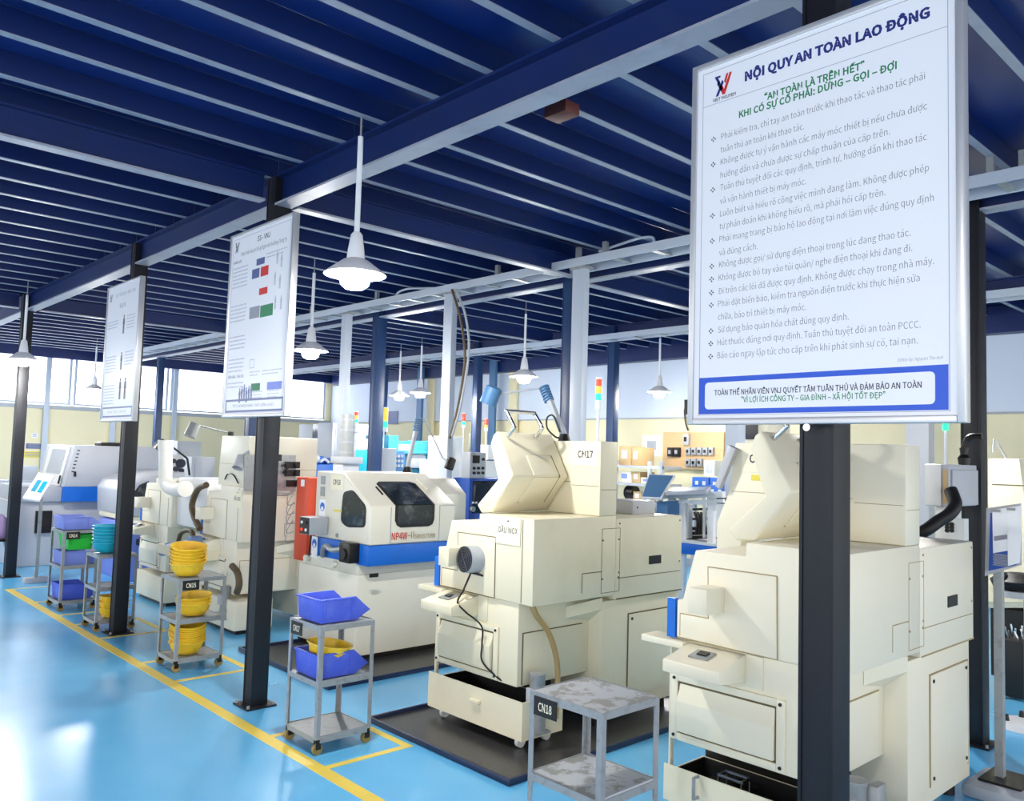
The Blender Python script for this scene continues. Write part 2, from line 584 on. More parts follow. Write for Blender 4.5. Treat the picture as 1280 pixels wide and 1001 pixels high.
def logo(mb_red, mb_blue, org, s):
    """the two crossed strokes of the company mark, s = height"""
    def st(mb, pts):
        mb.prism([org + U_ * (a * s) + W_ * (b * s) for a, b in pts], V(-0.0006, 0, 0))
    st(mb_blue, [(0.0, 0.95), (0.3, 0.95), (0.3, 0.86), (0.18, 0.86), (0.3, 0.62), (0.22, 0.5)])
    st(mb_blue, [(0.06, 0.0), (0.2, 0.0), (0.48, 0.58), (0.4, 0.72)])
    st(mb_blue, [(0.22, 0.72), (0.44, 0.3), (0.36, 0.15), (0.12, 0.6)])
    st(mb_red, [(0.42, 0.0), (0.56, 0.0), (0.9, 0.95), (0.78, 0.95), (0.5, 0.25), (0.38, 0.52), (0.3, 0.4)])
    st(mb_red, [(0.5, 0.62), (0.58, 0.5), (0.72, 0.95), (0.62, 0.95)])


def sign_board(y1, z0, w, h, label, thick=0.045):
    x = 2.5
    t = thing('sign_board', (x + thick / 2, y1 - w / 2, z0), label, 'sign', 'sign boards on the aisle columns')
    f = MB()
    fw = 0.022
    f.box(x, x + thick, y1 - fw, y1, z0, z0 + h)
    f.box(x, x + thick, y1 - w, y1 - w + fw, z0, z0 + h)
    f.box(x, x + thick, y1 - w + fw, y1 - fw, z0, z0 + fw)
    f.box(x, x + thick, y1 - w + fw, y1 - fw, z0 + h - fw, z0 + h)
    f.build('frame', 'alu', t, bevel=0.003)
    p = MB().box(x + 0.008, x + thick - 0.004, y1 - w + fw, y1 - fw, z0 + fw, z0 + h - fw).build('panel', 'sign', t)
    MB().box(x + thick - 0.004, x + thick, y1 - w + fw, y1 - fw, z0 + fw, z0 + h - fw).build('back_sheet', 'alu', t)
    br = MB()
    yc = y1 - w / 2
    for dz in (0.06, h - 0.09):
        br.box(x + thick, R1 + 0.001, yc - 0.03, yc + 0.03, z0 + dz, z0 + dz + 0.03)
    br.build('bracket', 'galv', t)
    return t, p, V(x + 0.0078, y1, z0)


def rect(mb, o, u0, u1, v0, v1, lift=0.0004):
    mb.prism([o + U_ * u0 + W_ * v0, o + U_ * u1 + W_ * v0, o + U_ * u1 + W_ * v1, o + U_ * u0 + W_ * v1], V(-lift, 0, 0))


def frame_lines(mb, o, u0, u1, v0, v1, w):
    rect(mb, o, u0, u1, v0, v0 + w)
    rect(mb, o, u0, u1, v1 - w, v1)
    rect(mb, o, u0, u0 + w, v0 + w, v1 - w)
    rect(mb, o, u1 - w, u1, v0 + w, v1 - w)


def rrect(mb, o, u0, u1, v0, v1, r, lift):
    pts = []
    for cu, cv, a0 in ((u1 - r, v1 - r, 0), (u0 + r, v1 - r, 90), (u0 + r, v0 + r, 180), (u1 - r, v0 + r, 270)):
        for k in range(5):
            a = math.radians(a0 + 22.5 * k)
            pts.append(o + U_ * (cu + r * math.cos(a)) + W_ * (cv + r * math.sin(a)))
    mb.prism(pts, V(-lift, 0, 0))


# --- large safety rules sign
t, p, o = sign_board(1.755, 1.826, 0.928, 1.324, 'large white safety rules sign with blue footer band on the nearest column')
h = MB(); put_text(h, 'NỘI QUY AN TOÀN LAO ĐỘNG', o, U_, W_, 0.216, 0.836, 1.208, 0.031, bold=0.018); h.build('title_lettering', 'ink_blue', p)
h = MB()
put_text(h, '“AN TOÀN LÀ TRÊN HẾT”', o, U_, W_, 0.292, 0.640, 1.114, 0.023, bold=0.012)
put_text(h, 'KHI CÓ SỰ CỐ PHẢI: DỪNG – GỌI – ĐỢI', o, U_, W_, 0.194, 0.739, 1.081, 0.023, bold=0.012)
h.build('heading_lettering', 'ink_green', p)
RULES = [('Phải kiểm tra, chỉ tay an toàn trước khi thao tác và thao tác phải', .123, .821, 1.022, 1), ('tuân thủ an toàn khi thao tác.', .122, .439, .974, 0),
         ('Không được tự ý vận hành các máy móc thiết bị nếu chưa được', .122, .826, .929, 1), ('hướng dẫn và chưa được sự chấp thuận của cấp trên.', .122, .718, .881, 0),
         ('Tuân thủ tuyệt đối các quy định, trình tự, hướng dẫn khi thao tác', .122, .825, .836, 1), ('và vận hành thiết bị máy móc.', .122, .447, .787, 0),
         ('Luôn biết và hiểu rõ công việc mình đang làm. Không được phép', .122, .831, .741, 1), ('tự phán đoán khi không hiểu rõ, mà phải hỏi cấp trên.', .121, .704, .695, 0),
         ('Phải mang trang bị bảo hộ lao động tại nơi làm việc đúng quy định', .121, .844, .649, 1), ('và đúng cách.', .121, .272, .600, 0),
         ('Không được gọi/ sử dụng điện thoại trong lúc đang thao tác.', .121, .778, .557, 1), ('Không được bỏ tay vào túi quần/ nghe điện thoại khi đang đi.', .120, .783, .510, 1),
         ('Đi trên các lối đã được quy định. Không được chạy trong nhà máy.', .120, .844, .462, 1), ('Phải đặt biển báo, kiểm tra nguồn điện trước khi thực hiện sửa', .119, .804, .417, 1),
         ('chữa, bảo trì thiết bị máy móc.', .120, .450, .370, 0), ('Sử dụng bảo quản hóa chất đúng quy định.', .120, .591, .324, 1),
         ('Hút thuốc đúng nơi quy định. Tuân thủ tuyệt đối an toàn PCCC.', .119, .806, .279, 1), ('Báo cáo ngay lập tức cho cấp trên khi phát sinh sự cố, tai nạn.', .119, .798, .233, 1)]
h = MB()
for s, a, b, v, bul in RULES:
    put_text(h, s, o, U_, W_, a, b, v, 0.0215, bold=-0.004)
    if bul:
        for du, dv in ((0, 0.0065), (0, -0.0065), (0.0065, 0), (-0.0065, 0)):
            c = o + U_ * (0.091 + du) + W_ * (v + 0.009 + dv)
            h.prism([c + U_ * 0.0038, c + W_ * 0.0038, c - U_ * 0.0038, c - W_ * 0.0038], V(-0.0005, 0, 0))
h.build('rule_lettering', 'ink_grey', p)
h = MB(); put_text(h, 'Editor by: Nguyen The Anh', o, U_, W_, 0.741, 0.868, 0.183, 0.0095, italic=0.2); h.build('credit_lettering', 'ink_pale', p)
h = MB(); rect(h, o, 0.044, 0.882, 0.037, 0.167); h.build('footer_band', 'sign_blue', p)
h = MB(); rrect(h, o, 0.070, 0.846, 0.054, 0.149, 0.014, 0.0008); h.build('footer_field', 'sign', p)
h = MB(); put_text(h, 'TOÀN THỂ NHÂN VIÊN VNJ QUYẾT TÂM TUÂN THỦ VÀ ĐẢM BẢO AN TOÀN', o - V(.001, 0, 0), U_, W_, 0.109, 0.809, 0.103, 0.018, bold=0.006); h.build('footer_lettering', 'ink_dark', p)
h = MB(); put_text(h, '“VÌ LỢI ÍCH CÔNG TY – GIA ĐÌNH – XÃ HỘI TỐT ĐẸP”', o - V(.001, 0, 0), U_, W_, 0.216, 0.705, 0.076, 0.018, bold=0.006); h.build('motto_lettering', 'ink_green', p)
h = MB(); frame_lines(h, o, 0.044, 0.886, 0.033, 1.285, 0.0016); rect(h, o, 0.046, 0.884, 1.160, 1.1614); h.build('ruled_border', 'ink_pale', p)
a, b = MB(), MB()
logo(a, b, o + U_ * 0.093 + W_ * 1.186, 0.078)
a.build('logo', 'ink_red', p); b.build('logo', 'ink_blue', p)
h = MB(); put_text(h, 'VIET NGUYEN', o, U_, W_, 0.086, 0.180, 1.169, 0.0115, bold=0.01); h.build('company_lettering', 'ink_dark', p)
h = MB().cyl((2.52, 1.30, 1.815), (2.505, 1.30, 1.815), 0.012); h.build('fixing_screw', 'chrome', t)

# --- poster with coloured boxes (rules of tidiness)
def blocks(o, u0, u1, v1, nl, gap, hgt, seed):
    """rows of print too small in the photo to read"""
    rr = random.Random(seed)
    mb = MB()
    for i in range(nl):
        v = v1 - i * gap
        u = u0
        end = u1 - rr.uniform(0, 0.25) * (u1 - u0) * (1 if i == nl - 1 else 0.3)
        while u < end - 0.004:
            w = rr.uniform(0.008, 0.026)
            rect(mb, o, u, min(u + w, end), v, v + hgt)
            u += w + 0.007
    mb.build('print_block', 'ink_faint', p)


def man(mb, o, u, v, s):
    """little printed pictogram figure"""
    pts = [(-.12, 0), (-.02, 0), (0, .45), (.02, 0), (.12, 0), (.1, .55), (.16, .5), (.1, .85), (-.1, .85), (-.16, .5), (-.1, .55)]
    mb.prism([o + U_ * (u + a * s) + W_ * (v + b * s) for a, b in pts], V(-0.0005, 0, 0))
    c = o + U_ * u + W_ * (v + 0.94 * s)
    mb.prism([c + U_ * (0.08 * s * math.cos(k * 0.785)) + W_ * (0.08 * s * math.sin(k * 0.785)) for k in range(8)], V(-0.0005, 0, 0))


t, p, o = sign_board(5.70, 1.90, 0.93, 1.305, 'white poster with coloured boxes and small print, on the second sign column')
h = MB()
put_text(h, '5S - VNJ', o, U_, W_, 0.42, 0.60, 1.20, 0.034, bold=0.008)
put_text(h, 'Thực hiện duy trì 5S giữ gìn môi trường Công Ty', o, U_, W_, 0.17, 0.84, 1.135, 0.024)
h.build('title_lettering', 'ink_grey', p)
for i, (v1, nl) in enumerate(((1.05, 6), (0.78, 5), (0.56, 4), (0.40, 4), (0.235, 2))):
    blocks(o, 0.06, 0.31, v1, nl, 0.027, 0.009, i)
blocks(o, 0.56, 0.86, 1.085, 2, 0.024, 0.008, 11)
blocks(o, 0.40, 0.55, 0.30, 2, 0.022, 0.007, 12)
blocks(o, 0.58, 0.86, 0.30, 2, 0.022, 0.007, 13)
blocks(o, 0.45, 0.60, 0.165, 3, 0.02, 0.006, 14)
blocks(o, 0.67, 0.84, 0.165, 3, 0.02, 0.006, 15)
h = MB(); put_text(h, 'SÀNG LỌC', o, U_, W_, 0.06, 0.19, 1.09, 0.018, bold=0.006); put_text(h, 'SẴN SÀNG - SĂN SÓC', o, U_, W_, 0.06, 0.31, 0.275, 0.018, bold=0.004); h.build('section_lettering', 'ink_grey', p)
for (u0, u1, v0, v1, m) in ((.42, .54, 1.03, 1.075, 'sign_steel'), (.36, .47, .945, 1.01, 'sign_steel'), (.49, .60, .945, 1.01, 'ink_red'), (.48, .60, .82, .865, 'ink_red'),
                            (.35, .50, .67, .75, 'ink_pale'), (.51, .69, .665, .745, 'ink_green'), (.43, .56, .175, .225, 'ink_green'), (.66, .86, .175, .225, 'bin_pale')):
    h = MB(); rect(h, o, u0, u1, v0, v1); h.build('coloured_box', m, p)
for (u, v) in ((.72, 1.0), (.78, .97), (.70, .86), (.77, .83), (.72, .70), (.80, .69)):
    h = MB(); man(h, o, u, v, 0.09); h.build('figure_drawing', 'ink_faint', p)
h = MB(); frame_lines(h, o, .39, .46, .33, .39, .005); h.build('square_mark', 'ink_faint', p)
for i in range(6):
    h = MB(); man(h, o, .26 + .035 * i, .10 + .012 * (i % 3), .10); h.build('figure_drawing', 'sign_steel', p)
h = MB(); frame_lines(h, o, .045, .885, .035, .125, .014); h.build('footer_frame', 'sign_steel', p)
h = MB(); put_text(h, 'TẤT CẢ VÌ KHÁCH HÀNG - CHẤT LƯỢNG LÀ SỐ 1', o, U_, W_, .16, .77, .07, .018); h.build('footer_lettering', 'ink_grey', p)
h = MB(); frame_lines(h, o, .045, .885, .03, 1.265, .002); h.build('ruled_border', 'ink_pale', p)
a, b = MB(), MB(); logo(a, b, o + U_ * .075 + W_ * 1.17, .075); a.build('logo', 'ink_pale', p); b.build('logo', 'ink_grey', p)

# --- poster with small figures
t, p, o = sign_board(8.40, 1.895, 0.89, 1.28, 'white poster with three small printed figures, on the third sign column')
h = MB(); put_text(h, 'QUY TẮC HOU - REN - SOU', o, U_, W_, .24, .76, 1.16, .03); put_text(h, '報 連 相', o, U_, W_, .36, .52, 1.05, .035); h.build('title_lettering', 'ink_pale', p)
for i, v in enumerate((.93, .60, .33)):
    blocks(o, .06, .36, v, (3, 6, 7)[i], .028, .009, 30 + i)
    if i < 2:
        blocks(o, .58, .80, v + .02, 5, .028, .009, 40 + i)
for (u, v, q_) in ((.50, .80, .17), (.49, .47, .16), (.50, .20, .19), (.63, .20, .19)):
    h = MB(); man(h, o, u, v, q_); h.build('figure_drawing', 'ink_grey', p)
h = MB(); frame_lines(h, o, .05, .84, .04, .135, .014); h.build('footer_frame', 'sign_steel', p)
h = MB(); put_text(h, 'BÁO CÁO - LIÊN LẠC - THẢO LUẬN', o, U_, W_, .2, .68, .08, .018); h.build('footer_lettering', 'ink_pale', p)
a, b = MB(), MB(); logo(a, b, o + U_ * .075 + W_ * 1.13, .075); a.build('logo', 'ink_pale', p); b.build('logo', 'ink_grey', p)


# ------------------------------------------------------------------ pendant lamps
def pendant(x, y, label, zb=2.65, ztop=3.55):
    t = thing('pendant_lamp', (x, y, zb), label, 'lamp', 'pendant lamps')
    MB().cyl((x, y, 3.40), (x, y, ztop), 0.006, n=8).build('suspension_wire', 'galv', t)
    MB().cyl((x, y, zb + 0.235), (x, y, 3.44), 0.015, n=12).build('rod', 'lamp_white', t, smooth=True)
    MB().lathe([(0.02, 0.25), (0.032, 0.235), (0.045, 0.15), (0.052, 0.085), (0.03, 0.08)], (x, y, zb)).build('lamp_holder', 'lamp_white', t, smooth=True)
    MB().lathe([(0.05, 0.10), (0.07, 0.092), (0.11, 0.062), (0.168, 0.018), (0.172, 0.012), (0.168, 0.010), (0.108, 0.054), (0.068, 0.084), (0.05, 0.09)], (x, y, zb), n=36).build('lamp_shade', 'lamp_white', t, smooth=True)
    MB().lathe([(0.03, 0.078), (0.05, 0.05), (0.078, 0.02), (0.085, -0.01), (0.075, -0.045), (0.05, -0.065), (0.001, -0.072)], (x, y, zb)).build('bulb', 'bulb', t, smooth=True)
    return t

pend1 = None
pendant(2.43, 3.905, 'nearest white pendant lamp hanging over the aisle edge')
for (x, y, l) in [(4.08, 7.31, 'white pendant lamp glowing right of the coloured-box poster'),
                  (7.04, 7.35, 'white pendant lamp glowing above the hooded machine'),
                  (8.12, 10.92, 'lit pendant lamp over the teal milling machine, the nearer of the pair'),
                  (8.34, 11.82, 'lit pendant lamp over the teal milling machine, the farther of the pair'),
                  (9.68, 7.28, 'grey-shaded pendant lamp in front of the pale wall, above the plywood switchboard'),
                  (2.44, 11.2, 'lit pendant lamp beside the far left aisle column'),
                  (2.6, 15.6, 'far pendant lamp by the left end wall windows'),
                  (4.7, 16.2, 'far pendant lamp seen left of the figure poster foot')]:
    dup(pend1, (x, y, 2.65), l) if pend1 else None
    pend1 = pend1 or pendant(x, y, l, ztop=ZC - .001)
for (x, y) in [(6.6, 2.6), (-1.6, 0.8), (-1.6, 11.8)]:  # extra lamps out of view, added to light the hall
    dup(pend1, (x, y, 2.65), 'added unseen pendant lamp, extra light from beyond the edge of the view')


# ------------------------------------------------------------------ cable trays, posts
def tray(x, y0, y1, z, w, label):
    t = thing('cable_tray', (x, (y0 + y1) / 2, z), label, 'cable tray', 'cable trays')
    MB().box(x, x + 0.012, y0, y1, z, z + 0.075).build('side_rail', 'post', t)
    MB().box(x + w, x + w + 0.012, y0, y1, z, z + 0.075).build('side_rail', 'post', t)
    y = y0 + 0.1
    while y < y1:
        MB().box(x + 0.012, x + w, y, y + 0.05, z + 0.006, z + 0.016).build('rung', 'galv', t)
        y += 0.42
    return t

tray(5.30, -1.5, 16.5, 3.37, 0.24, 'long pale ladder cable tray running past the dark column top, middle row')
tray(8.55, 0.5, 16.5, 3.30, 0.22, 'cable tray of the farthest column row under the roof beams')
for (y, z0, l) in ((4.84, 0, 'pale grey post right beside the dark blue column'), (6.67, 0, 'pale grey post behind the blue band machine, with cables hanging beside'), (8.69, 1.55, 'pale post rising from the silver duct behind the blue band machine')):
    t = thing('tray_post', (5.34, y + 0.06, z0), l, 'post', 'posts under the cable tray')
    m = MB()
    m.box(5.33, 5.40, y, y + 0.14, z0, 3.365)
    m.build('shaft', 'post', t, bevel=0.003)
    MB().box(5.31, 5.42, y - 0.02, y + 0.16, 3.35, 3.369).build('head_plate', 'galv', t)
for (y, l) in ((4.93, 'tray hanger rod above the pale post, left one'), (4.62, 'tray hanger rod above the pale post, right one'), (6.0, 'short tray hanger rod left of the pale post'), (8.1, 'tray hanger rod above the poster edge'), (9.6, 'tray hanger rod behind the coloured-box poster'), (1.62, 'galvanised tray hanger right of the safety sign'), (1.45, 'second galvanised tray hanger right of the safety sign')):
    m = MB().box(5.33, 5.37, y - 0.02, y + 0.02, 3.446, ZPL - 0.001)
    tag(m.build('hanger_rod', 'galv'), l, 'hanger', 'cable tray hangers')
m = MB().tube([(5.42, 4.75, 3.5), (5.42, 4.55, 3.52), (5.42, 4.3, 3.54), (5.42, 4.17, 3.52), (5.42, 4.16, 3.46)], 0.012)
tag(m.build('loop_cable', 'post', smooth=True), 'pale cable arched over the tray right of the pale post', 'cable')
m = MB().tube([(5.42, 7.75, 3.40), (5.42, 7.8, 3.50), (5.42, 7.6, 3.53), (5.42, 7.3, 3.5), (5.42, 7.0, 3.46)], 0.012)
tag(m.build('loop_cable', 'post', smooth=True), 'pale cable arched over the tray near the nearest pendant lamp', 'cable')
m = MB().tube([at(565, 362, 'x', 5.29), at(576, 400, 'x', 5.29), at(581, 450, 'x', 5.29), at(572, 510, 'x', 5.29), at(562, 548, 'x', 5.29)], 0.013)
tag(m.build('drop_cable', 'hose', smooth=True), 'brown cable bundle hanging down beside the pale post', 'cable')
m = MB().tube([at(570, 362, 'x', 5.27), at(582, 395, 'x', 5.27), at(586, 440, 'x', 5.27), at(576, 505, 'x', 5.27), at(565, 545, 'x', 5.27)], 0.012)
tag(m.build('drop_cable', 'grey', smooth=True), 'grey cable hanging down beside the brown cable bundle', 'cable')
m = MB().box(3.02, 3.13, 2.90, 3.06, 3.485, 3.55)
tag(m.build('junction_box', 'red_brown', bevel=0.008), 'small reddish box clipped to a purlin under the deck', 'box')


# ------------------------------------------------------------------ shop carts
def cart(x0, x1, y0, y1, zt, zm, label, plate=None, face='w', casters=True, zb=0.085, plate_mat='galv'):
    t = thing('shelf_cart', ((x0 + x1) / 2, (y0 + y1) / 2, 0), label, 'cart', 'steel shop carts')
    a = 0.026
    th = 0.003
    for (x, sx) in ((x0, 1), (x1, -1)):
        for (y, sy) in ((y0, 1), (y1, -1)):
            m = MB()
            m.box(x, x + sx * a, y, y + sy * th, zb, zt)
            m.box(x, x + sx * th, y + sy * th, y + sy * a, zb, zt)
            m.build('leg', 'galv', t)
            if casters:
                wx, wy = x + sx * 0.02, y + sy * 0.02
                c = MB()
                c.box(wx - 0.018, wx + 0.018, wy - 0.013, wy + 0.013, zb - 0.012, zb)
                c.box(wx - 0.016, wx + 0.016, wy - 0.016, wy - 0.013, 0.03, zb - 0.012)
                c.box(wx - 0.016, wx + 0.016, wy + 0.013, wy + 0.016, 0.03, zb - 0.012)
                f = c.build('caster', 'dark', t)
                MB().cyl((wx, wy - 0.011, 0.03), (wx, wy + 0.011, 0.03), 0.03, n=20).build('wheel', 'rust', f, smooth=True)
    for z in (zb + 0.006, zm, zt - 0.001):
        m = MB()
        m.box(x0 + th, x1 - th, y0 + th, y1 - th, z - 0.004, z)
        m.box(x0 + th, x1 - th, y0 + th, y0 + th * 2, z, z + 0.012) if z < zt - 0.01 else None
        f = m.build('shelf', plate_mat, t)
        r = MB()
        zz0, zz1 = z - 0.026, z + 0.004
        r.box(x0 + a, x1 - a, y0 - 0.001, y0 + th, zz0, zz1)
        r.box(x0 + a, x1 - a, y1 - th, y1 + 0.001, zz0, zz1)
        r.box(x0 - 0.001, x0 + th, y0 + a, y1 - a, zz0, zz1)
        r.box(x1 - th, x1 + 0.001, y0 + a, y1 - a, zz0, zz1)
        r.build('shelf_rim', 'galv', f)
    if plate:
        w = 0.125
        m = MB()
        q = MB()
        if face == 'w':
            yb = y1 - 0.03
            m.box(x0 - 0.006, x0 - 0.0015, yb - w, yb, zt - 0.085, zt - 0.012)
            f = m.build('name_plate', 'black', t)
            put_text(q, plate, V(x0 - 0.0065, yb, zt - 0.085), U_, W_, 0.025, w - 0.025, 0.02, 0.032, bold=0.007)
        else:
            xb = x0 + 0.03
            m.box(xb, xb + w, y0 - 0.006, y0 - 0.0015, zt - 0.085, zt - 0.012)
            f = m.build('name_plate', 'black', t)
            put_text(q, plate, V(xb, y0 - 0.0065, zt - 0.085), V(1, 0, 0), W_, 0.025, w - 0.025, 0.02, 0.032, bold=0.007)
        q.build('plate_lettering', 'label', f)
    return t

cart(2.42, 2.77, 2.055, 2.44, 0.748, 0.425, 'empty grey steel cart in the foreground with worn shelves and black plate', 'CN18', plate_mat='galv_plate')
cart(2.46, 2.82, 4.155, 4.51, 0.705, 0.395, 'grey steel cart holding two blue hopper bins', 'CN17')
cart(2.50, 2.87, 6.295, 6.65, 0.69, 0.38, 'grey steel cart with three stacks of yellow baskets', 'CN15', face='s')
cart(2.46, 2.80, 8.04, 8.41, 0.68, 0.385, 'grey steel cart beside the third column with turquoise baskets on top')
cart(2.47, 2.81, 9.22, 9.66, 0.80, 0.44, 'farthest grey steel cart loaded with pale blue and green tubs', 'CN14', face='s')


# ------------------------------------------------------------------ bins and baskets
def bin_(x, y, z, l, w, h, label, m='bin', group='blue hopper bins'):
    """stacking bin: long in x, sloping open lip at its +x end"""
    t = thing('hopper_bin', (x + l / 2, y + w / 2, z), label, 'bin', group)
    k = 0.006
    b = MB()
    fl = 0.012
    b.prism([(x + fl, y + fl, z), (x + l * 0.74, y + fl, z), (x + l * 0.74, y + w - fl, z), (x + fl, y + w - fl, z)], (0, 0, k))
    side = [(x + fl, z), (x + l * 0.72, z), (x + l, z + h * 0.36), (x + l * 0.70, z + h), (x, z + h)]
    for ya, yb in ((y, y + k), (y + w - k, y + w)):
        b.prism([(a, ya, c) for a, c in side], (0, k, 0))
    b.prism([(x + fl, y + k, z), (x + fl + k, y + k, z), (x + k, y + k, z + h), (x, y + k, z + h)], (0, w - 2 * k, 0))
    b.prism([(x + l * 0.70, y + k, z + k), (x + l * 0.73, y + k, z), (x + l, y + k, z + h * 0.36), (x + l - k, y + k, z + h * 0.36 + k)], (0, w - 2 * k, 0))
    b.build('tub', m, t, bevel=0.0015)
    r = MB()
    r.box(x - 0.008, x + l * 0.70, y - 0.008, y, z + h - 0.012, z + h)
    r.box(x - 0.008, x + l * 0.70, y + w, y + w + 0.008, z + h - 0.012, z + h)
    r.box(x - 0.008, x, y, y + w, z + h - 0.012, z + h)
    for f in (0.06, 0.62):
        r.box(x + l * f, x + l * f + 0.008, y - 0.006, y, z + 0.01, z + h - 0.012)
    r.build('rim', m, t, bevel=0.0015)
    return t

bin_(2.475, 4.20, 0.712, 0.34, 0.255, 0.135, 'blue hopper bin on the top shelf of the cart before the blue band machine')
bin_(2.475, 4.20, 0.40, 0.34, 0.255, 0.14, 'blue hopper bin on the middle shelf, holding a yellow basket')
bin_(2.475, 9.27, 0.807, 0.38, 0.33, 0.13, 'pale blue hopper bin topmost on the farthest cart', 'bin_pale')
bin_(2.49, 9.28, 0.446, 0.36, 0.31, 0.14, 'pale blue bin on the middle shelf of the farthest cart', 'bin_pale')
bin_(2.49, 9.27, 0.10, 0.36, 0.32, 0.155, 'blue bin on the bottom shelf of the farthest cart')


def basket(x, y, z, r, h, label, m, group, tilt=(0, 0, 0), name='basket'):
    t = thing(name, (0, 0, 0), label, 'basket', group)
    n = 40
    prof = [(r * 0.50, 0.0), (r * 0.70, h * 0.10), (r * 0.86, h * 0.40), (r * 0.95, h * 0.75), (r, h * 0.93), (r * 1.085, h * 0.93), (r * 1.085, h),
            (r * 0.985, h), (r * 0.93, h * 0.75), (r * 0.84, h * 0.42), (r * 0.68, h * 0.13), (r * 0.48, h * 0.04)]
    m_ = MB().lathe(prof, n=n)
    for k in range(16):
        a = 2 * math.pi * k / 16
        c, s = math.cos(a), math.sin(a)
        m_.bar((r * 0.87 * c, r * 0.87 * s, h * 0.38), (r * 0.985 * c, r * 0.985 * s, h * 0.93), 0.004, 0.004)
    m_.build('bowl', m, t, smooth=True)
    t.location = (x, y, z)
    t.rotation_euler = tilt
    return t

YB = 'yellow baskets stacked on the cart'
places = {'top': (2.62, 6.44, 0.695, 6, .027), 'middle': (2.69, 6.45, 0.385, 3, .03), 'bottom': (2.65, 6.46, 0.096, 9, .0185)}
ordn = ['lowest', 'second', 'third', 'fourth', 'fifth', 'sixth', 'seventh', 'eighth', 'ninth']
b0 = None
for key, (x, y, z, nb, sp_) in places.items():
    for i in range(nb):
        lab = '%s yellow basket counted from below in the stack on the %s shelf' % (ordn[i] if i < nb - 1 else 'topmost', key)
        if i == nb - 1:
            lab = 'topmost yellow basket of the stack on the %s shelf' % key
        dz = z + i * sp_
        tl = (0.09 + 0.012 * i, -0.015 * i, 0.05 * i) if key != 'middle' else (0.03 * i, -0.05 * i, .1 * i)
        tl = (tl[0] * (0.5 if i == 0 else 1) * (0.0 if i == 0 else 1), tl[1] * (0 if i == 0 else 1), tl[2])
        px, py = x + random.uniform(-.004, .004), y + random.uniform(-.004, .004)
        rs = 0.124
        if b0 is None:
            b0 = basket(px, py, dz, rs, 0.098, lab, 'basket', YB, tl)
        else:
            dup(b0, (px, py, dz), lab, tl)
dup(b0, (2.60, 4.31, 0.478), 'yellow basket lying in the lower blue hopper bin', (0.12, 0.1, 0.4), 'single yellow baskets')
for i in range(3):
    dup(b0, (2.66, 8.2, 0.092 + i * 0.05), '%s yellow basket in the stack on the cart by the third column' % ('lowest', 'middle', 'top')[i], (0, 0.02 * i, .2 * i), 'yellow baskets low on the third column cart')
c0 = None
for i in range(6):
    lab = '%s turquoise basket of the stack beside the third column' % ('lowest', 'second lowest', 'third', 'fourth', 'fifth', 'topmost')[i]
    p_ = (2.60, 8.26, 0.683 + i * 0.031)
    if c0 is None:
        c0 = basket(*p_, 0.132, 0.098, lab, 'cyan', 'turquoise baskets')
    else:
        dup(c0, p_, lab, (0.01, 0.015 * (i % 2), .3 * i))
# green tubs on the far cart hang below its top shelf
def tub(x0, x1, y0, y1, z, h, label):
    t = thing('green_tub', ((x0 + x1) / 2, (y0 + y1) / 2, z), label, 'tub', 'green tubs')
    b = MB()
    k = .006
    i = .02
    for q in ([(x0 + i, y0 + i), (x1 - i, y0 + i), (x1, y0), (x0, y0)], [(x0 + i, y1 - i), (x1 - i, y1 - i), (x1, y1), (x0, y1)],
              [(x0 + i, y0 + i), (x0 + i, y1 - i), (x0, y1), (x0, y0)], [(x1 - i, y0 + i), (x1 - i, y1 - i), (x1, y1), (x1, y0)]):
        zs = (z, z, z + h, z + h)
        pts = [V(a, b_, c) for (a, b_), c in zip(q, zs)]
        nrm = (pts[1] - pts[0]).cross(pts[2] - pts[0]).normalized() * k
        b.prism(pts, nrm)
    b.box(x0 + i, x1 - i, y0 + i, y1 - i, z, z + k)
    b.build('body', 'green', t)
    r = MB()
    e = .012
    r.box(x0 - e, x1 + e, y0 - e, y0, z + h - .016, z + h); r.box(x0 - e, x1 + e, y1, y1 + e, z + h - .016, z + h)
    r.box(x0 - e, x0, y0, y1, z + h - .016, z + h); r.box(x1, x1 + e, y0, y1, z + h - .016, z + h)
    r.build('rim', 'green', t, bevel=.003)
tub(2.53, 2.78, 9.28, 9.44, 0.60, 0.155, 'green tub nested on the middle bin of the farthest cart, nearer one')
tub(2.53, 2.78, 9.47, 9.62, 0.60, 0.155, 'green tub nested on the middle bin of the farthest cart, farther one')
